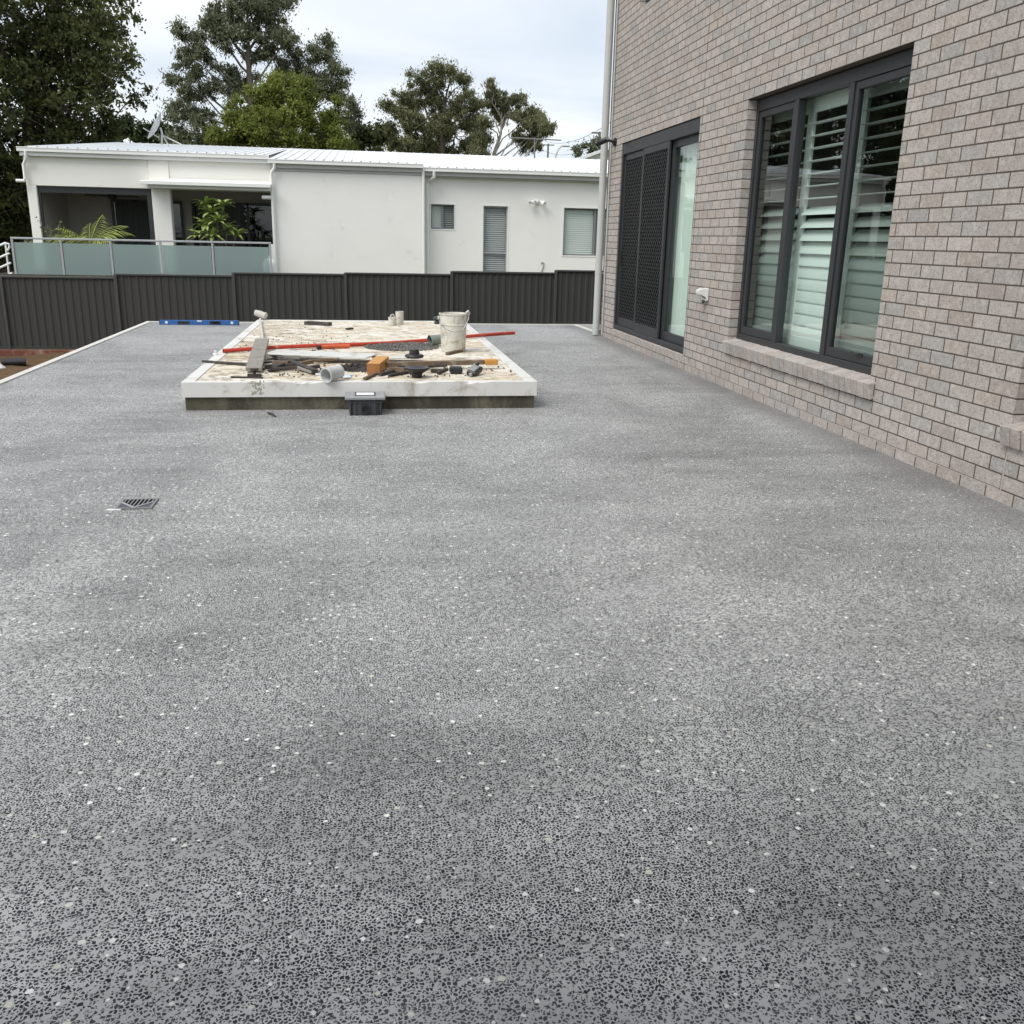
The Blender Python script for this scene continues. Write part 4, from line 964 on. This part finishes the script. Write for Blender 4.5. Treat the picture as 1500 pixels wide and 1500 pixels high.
# front board with two chipped dents along its upper edge
mb = MB(); n = 90; xs = np.linspace(SX0, SX1, n)
def dent(x):
    d = 0
    for c0, wd, dp in ((-.52, .07, .020), (-.44, .10, .014), (.44, .10, .016), (.86, .07, .026), (.95, .12, .012)): d = max(d, dp*max(0, 1-abs(x-c0)/wd))
    return d+rnd.uniform(0, .0015)
for x in xs:
    q = dent(x); mb.v += [(x, SY0, .1085), (x, SY0+q*.25, SZ-q-.003), (x, SY0+.004+q*.8, SZ-q*.35), (x, SY0+.052, SZ), (x, SY0+.052, .1085)]
for i in range(n-1):
    for k in range(5): mb.f.append((5*i+k, 5*(i+1)+k, 5*(i+1)+(k+1) % 5, 5*i+(k+1) % 5)); mb.mi.append(0)
mb.f += [(4,3,2,1,0), tuple(5*(n-1)+k for k in range(5))]; mb.mi += [0, 0]
mb.build('edge_board', M['edge_white'], slab)
MB().box(SX0, SY0+.053, .1085, SX0+B-.004, SY1, SZ+.001).build('edge_board', M['edge_white'], slab, bevel=.004)
MB().box(SX1-B+.004, SY0+.053, .1085, SX1, SY1, SZ+.001).build('edge_board', M['edge_white'], slab, bevel=.004)
MB().box(SX0+B-.003, SY1-.10, .1085, SX1-B+.003, SY1, SZ+.001).build('edge_board', M['edge_white'], slab, bevel=.004)
mb = MB(); mb.box(SX0+.02, SY0+.06, .105, SX1-.02, SY1-.02, SZ-.012); mb.build('slab_core', M['wood_dark'], slab)

def S(u, v, z=SZ): return P(u, v, 2, z)
Z = SZ
# bucket
c = S(664, 514.5); bk = thing('bucket', c, 'grimy white bucket with a wire handle standing on the slab', 'bucket')
mb = MB(); mb.lathe([(0, .002), (.120, .0), (.126, .008), (.137, .27), (.139, .272), (.144, .275), (.144, .285), (.139, .288), (.143, .375), (.149, .378), (.150, .392), (.143, .394), (.138, .37), (.120, .02), (0, .02)], c, 32)
mb.build('bucket_body', M['bucket'], bk, smooth=True)
for sx in (-1, 1): mb = MB(); q = c+Vector((sx*.148, -.01*sx, .345)); mb.lathe([(0, 0), (.018, 0), (.018, .012), (0, .014)], q, 10, (sx, -.2, 0)); mb.build('handle_ear', M['bucket'], bk, smooth=True)
pts = []
for k in range(17):
    t = math.pi*k/16; pts.append(c+Vector((-.158*math.cos(t), -.05-.115*math.sin(t)**.7 if 0 < k < 16 else 0, .345-.13*math.sin(t)**1.2+(.10*(k/16)**3 if k > 11 else 0)*.6)))
MB().tube(pts, .0035, 6).build('handle', M['steel'], bk, smooth=True)
mb = MB(); mb.tube([c+Vector((.145, 0, .345)), c+Vector((.165, -.02, .40)), c+Vector((.15, -.04, .418)), c+Vector((.125, -.05, .40))], .011, 8); mb.build('handle_grip', M['cup'], bk, smooth=True)
# long red orange pipe
pp = []
for (u, v) in ((327, 514), (400, 508), (470, 503), (560, 496.5), (640, 490), (700, 489), (753, 488)):
    q = S(u, v, Z+.022); pp.append(q)
L0, L1 = pp[0], pp[-1]
sag = [L0.lerp(L1, t)+Vector((.0, .06*math.sin(t*7)*(1-t)-.15*math.sin(math.pi*t), .006*math.sin(t*9)+.0)) for t in np.linspace(0, 1, 24)]
mb = MB(); mb.tube(sag, .021, 12, False); mb.tube(sag, .0175, 12, False); mb.build('conduit_pipe', M['orange_pipe'], smooth=True, label='long red orange conduit lying across the slab and out past its right edge', cat='pipe')
a, b = S(466, 509, Z+.02), S(512, 507, Z+.02); m_ = a.lerp(b, .35)
oc = thing('conduit_offcut', (a+b)/2-Vector((0, 0, .02)), 'short bright orange conduit bend with a dark end beside the long pipe', 'pipe')
MB().tube([a, m_+Vector((0, .03, 0)), b], .021, 10).build('conduit_body', M['orange_bright'], oc, smooth=True)
d = (a-m_).normalized(); MB().tube([a-d*.03, a+d*.012], .024, 10).build('conduit_cap', M['black'], oc, smooth=True)
MB().tube([S(434, 513, Z+.006), S(442, 518, Z+.006), S(462, 512.5, Z+.006)], .006, 6).build('bent_rod', M['steel_dark'], label='thin dark bent metal rod beside the orange conduit bend', cat='rod')
# cups
c = S(575, 476); cp = thing('mug', c, 'short off white mug with a looped handle at the back of the slab', 'mug')
mb = MB(); mb.lathe([(0, .004), (.052, .0), (.055, .01), (.055, .105), (.050, .105), (.048, .02), (0, .015)], c, 20); mb.build('mug_body', M['cup'], cp, smooth=True)
MB().tube([c+Vector((-.03, -.048, .1)), c+Vector((-.02, -.055, .135)), c+Vector((.012, -.055, .145)), c+Vector((.035, -.045, .10))], .008, 6).build('handle', M['cup'], cp, smooth=True)
c = S(585.5, 474.5); mb = MB(); mb.lathe([(0, .004), (.05, .0), (.053, .01), (.055, .168), (.050, .168), (.046, .02), (0, .015)], c, 20)
mb.build('plastic_tub', M['cup'], smooth=True, label='taller white plastic tub standing right of the small mug', cat='tub')
c = S(639, 498, Z+.06); mb = MB(); mb.lathe([(0, .08), (.052, .075), (.062, -.07), (.067, -.075), (.062, -.08), (.050, .06), (0, .065)], c, 22, (.9, .35, .1)); mb.build('measuring_cup', M['olive_cup'], smooth=True, label='grey green plastic cup on its side left of the bucket', cat='cup')
c = S(640, 474.5, Z); kn = MB(); kn.lathe([(0, 0), (.035, 0), (.038, .03), (.02, .05), (.045, .06), (.05, .085), (.03, .10), (0, .10)], c, 14); kn.build('dark_fitting', M['charcoal_plastic'], smooth=True, label='small dark round fitting behind the bucket', cat='pipe fitting')
# rubble heaps: more stones than one could count
def heap(name, label, c, rx, ry_, h, n, sz, m):
    mb = MB()
    for _ in range(n):
        a = rnd.uniform(0, 6.283); q = rnd.random()**.6; x, yv = rx*q*math.cos(a), ry_*q*math.sin(a)
        x = min(max(x, SX0+.13-c[0]), SX1-.13-c[0]); yv = min(max(yv, SY0+.07-c[1]), SY1-.13-c[1]); s_ = sz*rnd.uniform(.5, 1.4)
        zz_ = h*max(0, 1-q)*rnd.random()
        vs = [Vector((rnd.uniform(.6, 1)*sx, rnd.uniform(.6, 1)*sy, rnd.uniform(.3, .7)*sz_))*s_ for sx in (-1, 1) for sy in (-1, 1) for sz_ in (-1, 1)]
        mt = Euler((rnd.uniform(0, 1), rnd.uniform(0, 1), a)).to_matrix(); o = Vector((c[0]+x, c[1]+yv, Z+zz_+s_*.25))
        mb.add([o+mt @ k for k in vs], [(0,1,3,2),(4,6,7,5),(0,4,5,1),(2,3,7,6),(0,2,6,4),(1,5,7,3)])
    return mb.build(name, m, kind='stuff', label=label, cat='rubble')
c = S(588, 508); heap('rubble', 'low spread of dark grey rubble in front of the long orange pipe', c, .40, .40, .03, 1500, .0105, M['gravel'])
c = S(522, 540); heap('rubble', 'small dark heap of crumbs and chips between the pipe coupling and the yellow block', c, .20, .20, .05, 600, .010, M['wood_dark'])
c = S(440, 512); heap('debris_crumbs', 'scattered dark crumbs over the left half of the slab', (-.75, 10.4), .62, 2.4, .0, 120, .006, M['wood_dark'])
c = S(640, 545); heap('debris_crumbs', 'scattered dark crumbs along the front of the slab', (.1, 8.3), 1.25, .5, .0, 190, .0075, M['wood_dark'])
# timber, boards, offcuts
def stick(name, m, a, b, wd, ht, label, cat, up=(0, 0, 1), bev=.003):
    return MB().bar(a, b, wd, ht, up).build(name, m, label=label, cat=cat, bevel=bev)
def bed(q, h): return Vector((q.x, q.y, Z+h))
stick('white_board', M['white_board'], bed(S(397, 524), .055), bed(S(545, 531), .058), .34, .012, 'wide white sheet board lying flat behind the pipe coupling', 'board')
stick('grey_board', M['white_board'], bed(S(545, 529), .035), bed(S(612, 528), .03), .16, .012, 'short pale board lying behind the yellow timber block', 'board')
stick('timber_batten', M['wood_dark'], bed(S(297, 531), .011), bed(S(385, 537), .011), .035, .02, 'thin dark batten lying from the left edge board to the grey plank', 'batten')
a, b = bed(S(383, 515), .085), bed(S(372, 546), .03); 
stick('grey_plank', M['wood_grey'], a+Vector((0, .12, .02)), b, .135, .03, 'weathered grey plank end pointing at the front edge board', 'plank')
stick('flat_bar', M['steel_dark'], bed(S(338, 553), .006), bed(S(385, 554), .006), .03, .01, 'thin dark flat bar on the front edge below the grey plank', 'bar')
mb = MB(); q = bed(S(373, 553), 0); mb.box(q.x-.055, q.y-.03, Z+.002, q.x+.055, q.y+.03, Z+.03); mb.lathe([(.012, .03), (.012, .06), (.035, .06), (.035, .075), (0, .075)], (q.x, q.y, Z), 8); mb.build('clamp_foot', M['steel_dark'], label='dark clamp foot under the front end of the grey plank', cat='clamp')
# mallet-like tool at the far left corner with its long pale handle
h0 = S(380, 468.5); ml = thing('mallet', h0, 'pale headed long handled tool lying from the far left corner of the slab', 'tool')
MB().bar(bed(S(381, 471), .035), bed(S(386, 508), .04), .026, .018).build('handle', M['rag'], ml, bevel=.004)
mb = MB(); mb.lathe([(0, -.085), (.04, -.08), (.047, -.02), (.042, .05), (.05, .07), (.03, .09), (0, .09)], h0+Vector((.02, 0, .075)), 14, (.9, -.25, -.25)); mb.build('tool_head', M['rag'], ml, smooth=True)
mb = MB(); mb.tube([h0+Vector((.03, 0, 0)), h0+Vector((.03, 0, .06))], .025, 8); mb.build('tool_socket', M['wood_grey'], ml)
# dark offcuts by the coupling
for (p0, p1, wd, ht, m, h, lb) in (((398, 523), (462, 549), .05, .03, 'wood_dark', .03, 'dark long offcut lying slanted in front of the white board'),
                                   ((440, 541), (464, 548), .10, .022, 'wood_grey', .018, 'flat grey offcut beside the pipe coupling'),
                                   ((388, 540), (440, 538), .05, .035, 'wood_dark', .018, 'black offcut lying behind the slanted dark offcut'),
                                   ((418, 531), (440, 531), .05, .03, 'wood_grey', .05, 'short pale stick poking out under the white board'),
                                   ((393, 545), (432, 541), .03, .02, 'steel_dark', .012, 'thin dark rod at the foot of the offcut pile'),
                                   ((448, 475), (484, 477), .09, .045, 'wood_dark', .02, 'dark rough offcut lying near the far edge of the slab'),
                                   ((508, 483), (516, 482), .05, .02, 'wood_dark', .01, 'tiny dark chip alone in the far middle of the slab'),
                                   ((534, 557), (556, 546), .03, .02, 'wood_brown', .012, 'brown stick in front of the yellow block'),
                                   ((556, 551), (590, 542), .035, .025, 'wood_dark', .014, 'dark stick right of the yellow block'),
                                   ((570, 552), (602, 546), .03, .022, 'steel_dark', .012, 'dark stub lying below the long brown timber'),
                                   ((632, 545), (650, 546), .05, .03, 'steel_dark', .016, 'rusty stub under the long brown timber'),
                                   ((655, 529), (676, 524), .04, .03, 'wood_brown', .07, 'brown stick leaning behind the long brown timber')):
    stick('offcut', M[m], bed(S(*p0), h), bed(S(*p1), h), wd, ht, lb, 'offcut')
STICKS = ['short black stick at the left foot of the offcut pile', 'black wedge lying crosswise behind the slanted dark offcut', 'thin rusty strip under the left end of the white board', 'black chip standing crosswise left of the offcut pile', 'thin dark lath between the white board and the flat grey offcut', 'stubby brown piece just left of the pipe coupling', 'thin rusty rod in front of the offcut pile', 'short black block in front of the flat grey offcut', 'short black stick on the left side of the yellow block', 'brown splinter just left of the black funnel', 'thin rusty rod behind the black funnel', 'black stick slanting under the middle of the brown timber', 'black chip left of the rubber block', 'long brown lath under the white sheet board']
for k, (u, v, ang, ln, wd) in enumerate(((402, 533, 20, .22, .03), (412, 537, -35, .18, .04), (425, 536, 8, .26, .025), (408, 541, 60, .14, .05), (436, 533, -12, .20, .03), (447, 537, 35, .16, .045), (418, 545, -5, .20, .02), (456, 543, 15, .15, .05), (548, 545, 25, .14, .03), (582, 546, -30, .16, .03), (600, 541, 10, .22, .022), (640, 541, -20, .18, .03), (648, 548, 30, .10, .04), (470, 532, 5, .24, .03))):
    q = S(u, v); d_ = Vector((math.cos(R(ang)), math.sin(R(ang)), 0))*ln/2; h_ = .012+.018*rnd.random()
    MB().bar(bed(q-d_, h_), bed(q+d_, h_+rnd.uniform(0, .03)), wd, .018+.02*rnd.random()).build('loose_stick', M[('wood_dark', 'wood_brown', 'steel_dark', 'wood_dark')[k % 4]], bevel=.003, label=STICKS[k], cat='stick', group='loose sticks among the tools on the slab')
# splash of mortar down the front board under the grey plank
mb = MB()
for k in range(70):
    u_ = rnd.gauss(377, 5); v_ = rnd.uniform(558, 579); q = P(u_, v_, 1, SY0); r_ = rnd.uniform(.003, .010); q.y = SY0
    mb.lathe([(0, -.003), (r_*.7, -.002), (r_, .001)], q, 6, (0, 1, 0))
M['splash'] = mat('grey green mortar spatter', (.36, .345, .27), .95, .1, var=.3, scale=30)
mb.build('mortar_splash', M['splash'], slab, kind='stuff')
# pvc coupling
c = S(481, 547, Z+.073); ax_ = Vector((-.62, -.72, -.10)).normalized()
mb = MB(); mb.lathe([(.056, -.085), (.057, .045), (.061, .05), (.061, .08), (.054, .08), (.052, .045), (.050, -.085), (.056, -.085)], c+Vector((.03, .08, -.012)), 26, ax_); mb.build('pipe_coupling', M['pvc'], smooth=True, label='grey white plastic pipe coupling on its side among the offcuts', cat='pipe coupling')
c = S(472, 549); mb = MB(); mb.lathe([(.03, .0), (.058, .0), (.060, .010), (.05, .016), (.03, .010), (.03, 0)], c, 24); mb.build('pipe_flange', M['pvc'], smooth=True, label='flat white plastic ring below the pipe coupling', cat='pipe fitting')
a = S(486, 553.5); b = S(514, 552.5)
mb = MB(); mb.v = [(a.x, a.y-.03, Z+.002), (b.x, b.y-.03, Z+.002), (b.x+.01, b.y+.14, Z+.004), (a.x+.02, a.y+.13, Z+.004), ((a.x+b.x)/2, a.y+.05, Z+.012)]; mb.f = [(0,1,4),(1,2,4),(2,3,4),(3,0,4)]; mb.mi = [0]*4
mb.build('plastic_sheet', M['paper_blue'], label='small pale blue sheet lying in front of the dark heap', cat='sheet')
# yellow block
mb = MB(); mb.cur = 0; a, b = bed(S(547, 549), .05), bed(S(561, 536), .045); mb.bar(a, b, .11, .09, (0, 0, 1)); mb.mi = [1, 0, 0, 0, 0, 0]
mb.build('timber_block', [M['wood_yellow'], M['wood_end']], label='bright yellow timber block pointing at the front edge', cat='block')
# long brown timber with a pale end
a, b = bed(S(566, 541), .045), bed(S(709, 540), .06); lt = thing('brown_timber', (a+b)/2-Vector((0, 0, .05)), 'long brown timber lying across the front tools with a lighter end', 'timber')
MB().bar(a, b, .06, .04).build('timber_shaft', M['wood_brown'], lt, bevel=.004)
d = (b-a).normalized(); MB().bar(b+d*.003, b+d*.125, .075, .05).build('timber_end', M['wood_yellow'], lt, bevel=.008)
# black fittings
c = S(607, 529); mb = MB(); mb.lathe([(0, .0), (.085, .0), (.092, .015), (.085, .028), (.050, .036), (.045, .072), (.036, .08), (0, .08)], c+Vector((0, 0, .035)), 20); bo = mb.build('black_flange', M['black'], smooth=True, label='black plastic flange with a raised collar behind the brown timber', cat='pipe fitting')
c = S(611, 553); mb = MB(); mb.lathe([(0, 0), (.042, 0), (.046, .032), (.052, .036), (.092, .060), (.108, .070), (.108, .084), (.09, .086), (.05, .07), (0, .06)], c+Vector((0, .02, 0)), 26)
mb.build('floor_waste', M['black'], smooth=True, label='black funnel shaped floor waste at the front of the slab', cat='pipe fitting')
c = S(668, 547); MB().box(c.x-.055, c.y-.04, Z, c.x+.055, c.y+.06, Z+.06).build('rubber_block', M['black'], bevel=.012, label='black rubber block under the right half of the brown timber', cat='block')
c = S(694, 550); tg = thing('tool_gauge', c, 'small grey and black hand tool lying right of the rubber block', 'tool')
MB().obox(c+Vector((.01, .02, .035)), (.085, .17, .05), (R(12), R(14), R(-28))).build('tool_body', M['black'], tg, bevel=.008)
MB().obox(c+Vector((.005, .02, .064)), (.066, .14, .012), (R(12), R(14), R(-28))).build('tool_face', M['grey_plastic'], tg, bevel=.003)
MB().obox(c+Vector((-.03, -.06, .018)), (.03, .04, .025), (0, 0, R(-28))).build('tool_tip', M['steel'], tg, bevel=.003)
MB().tube([c+Vector((.03, .06, .08)), c+Vector((.05, .08, .095))], .014, 8).build('tool_knob', M['black'], tg, smooth=True)
mb = MB(); q = S(316, 520); mb.lathe([(0, 0), (.028, 0), (.03, .012), (.014, .02), (.016, .045), (0, .048)], q, 12); mb.build('white_fitting', M['white_plastic'], smooth=True, label='small white fitting at the left end of the long orange pipe', cat='pipe fitting')

# ================================================================ PATIO SMALL THINGS
a, b = P(233.5, 476, 2, 0), P(350.5, 476, 2, 0)
lv = thing('spirit_level', (a+b)/2, 'blue spirit level standing on edge at the far end of the patio', 'spirit level')
y0 = (a.y+b.y)/2; x0, x1 = a.x, b.x; h = .072
MB().box(x0, y0-.012, 0, x1, y0+.012, h).build('level_body', M['level_blue'], lv, bevel=.003)
def lvp(name, m, u0, u1, z0, z1): 
    xa, xb = x0+(x1-x0)*u0, x0+(x1-x0)*u1; return MB().box(xa, y0-.0145, z0, xb, y0-.0122, z1).build(name, m, lv)
lvp('grip_panel', M['black'], .225, .375, .010, .056); lvp('grip_panel', M['black'], .63, .77, .010, .060); lvp('level_label', M['white_plastic'], .655, .745, .026, .044)
for u in (.085, .915):
    xa = x0+(x1-x0)*u; mb = MB(); mb.lathe([(0, 0), (.022, 0), (.022, .004), (.014, .006), (0, .004)], (xa, y0-.0122, .036), 14, (0, -1, 0)); mb.build('vial', M['vial'], lv, smooth=True)
xa = (x0+x1)/2; MB().box(xa-.035, y0-.0145, h-.022, xa+.035, y0-.0122, h-.002).build('vial', M['vial'], lv)
for xx in (x0, x1): MB().box(xx-.006, y0-.014, -.0, xx+.006, y0+.014, h+.001).build('end_cap', M['charcoal_plastic'], lv)

a, b = P(508.5, 606, 2, 0), P(562.5, 606, 2, 0); yb = 7.36; x0, x1 = a.x, b.x
pit = thing('valve_box', ((x0+x1)/2, yb+.1, 0), 'charcoal ribbed plastic pit box with grey lid against the slab front', 'box')
ym = SY0-.012
MB().prism([(x0+.02, yb+.02), (x0+.06, yb), (x1-.06, yb), (x1-.02, yb+.02), (x1-.01, ym), (x0+.01, ym)], 0, .125).build('pit_body', M['charcoal_plastic'], pit, bevel=.006)
for u in (.10, .24, .38, .62, .76, .90): xx = x0+(x1-x0)*u; MB().box(xx-.006, yb-.006, .0, xx+.006, yb+.03, .12).build('rib', M['charcoal_plastic'], pit, bevel=.002)
mb = MB(); mb.lathe([(.028, 0), (.034, 0), (.034, .022), (.024, .022), (.022, .004), (0, .002)], ((x0+x1)/2, yb, .055), 16, (0, -1, 0)); mb.build('pipe_port', M['black'], pit, smooth=True)
MB().box(x0+.01, yb-.004, .098, x1-.01, yb+.012, .112).build('band', M['charcoal_plastic'], pit, bevel=.002)
MB().box(x0-.012, yb-.018, .125, x1+.012, ym, .150).build('lid', M['grey_plastic'], pit, bevel=.006)
mb = MB(); ring(mb, 0, .004, x0+.065, x1-.065, yb+.05, yb+.20, .010); mb.v = [(b_, c_, .1505+a_) for a_, b_, c_ in mb.v]; mb.build('label_frame', M['black'], pit)
MB().box(x0+.077, yb+.062, .1505, x1-.077, yb+.188, .1535).build('lid_label', M['tape'], pit)
MB().tube([P(392, 604, 2, .008), P(399, 606.5, 2, .02), P(404, 610, 2, .006)], [.006, .011, .006], 6).build('twig', M['wood_dark'], smooth=True, label='small dark twig on the patio in front of the slab base', cat='twig')

# floor drain with a grate
c0, c1 = P(182, 745, 2, 0), P(232, 730, 2, 0); w_ = .158; gx, gy = -1.272, 4.805
dr = thing('floor_drain', (gx+w_/2, gy+w_/2, 0), 'square floor drain with a slotted grate and a white strip in the patio', 'drain')
MB().box(gx, gy, .0, gx+w_, gy+w_, .004).build('drain_dark_plate', M['void'], dr)  # black plate on the patio stands in for the darkness below the slots
f = MB(); ring(f, 0, .008, gx-.012, gx+w_+.012, gy-.012, gy+w_+.012, .012); f.v = [(b_, c_, a_+.001) for a_, b_, c_ in f.v]; f.build('grate_frame', M['grate'], dr)
for sx, pl in ((0, [(gx, gy), (gx+w_/2, gy), (gx, gy+w_*.62)]), (1, [(gx+w_/2, gy), (gx+w_, gy), (gx+w_, gy+w_*.62)])): MB().prism(pl, .0045, .0075).build('grate_shoulder', M['grate_dark'], dr)
for k in range(8):
    x = gx+w_*(k+.5)/8; e_ = gy+w_*.62*abs((k+.5)/8-.5)*2; MB().box(x-.0035, e_, .0045, x+.0035, gy+w_, .009).build('grate_bar', M['grate'], dr)
mb = MB(); mb.bar((gx, gy+w_*.62, .008), (gx+w_/2, gy, .008), .008, .006); mb.bar((gx+w_/2, gy, .008), (gx+w_, gy+w_*.62, .008), .008, .006); mb.build('grate_rim', M['pale_metal'], dr)
MB().box(gx-.045, gy-.024, .001, gx+.022, gy-.008, .006).build('white_strip', M['tape'], label='short white strip lying at the left front corner of the floor drain', cat='strip')
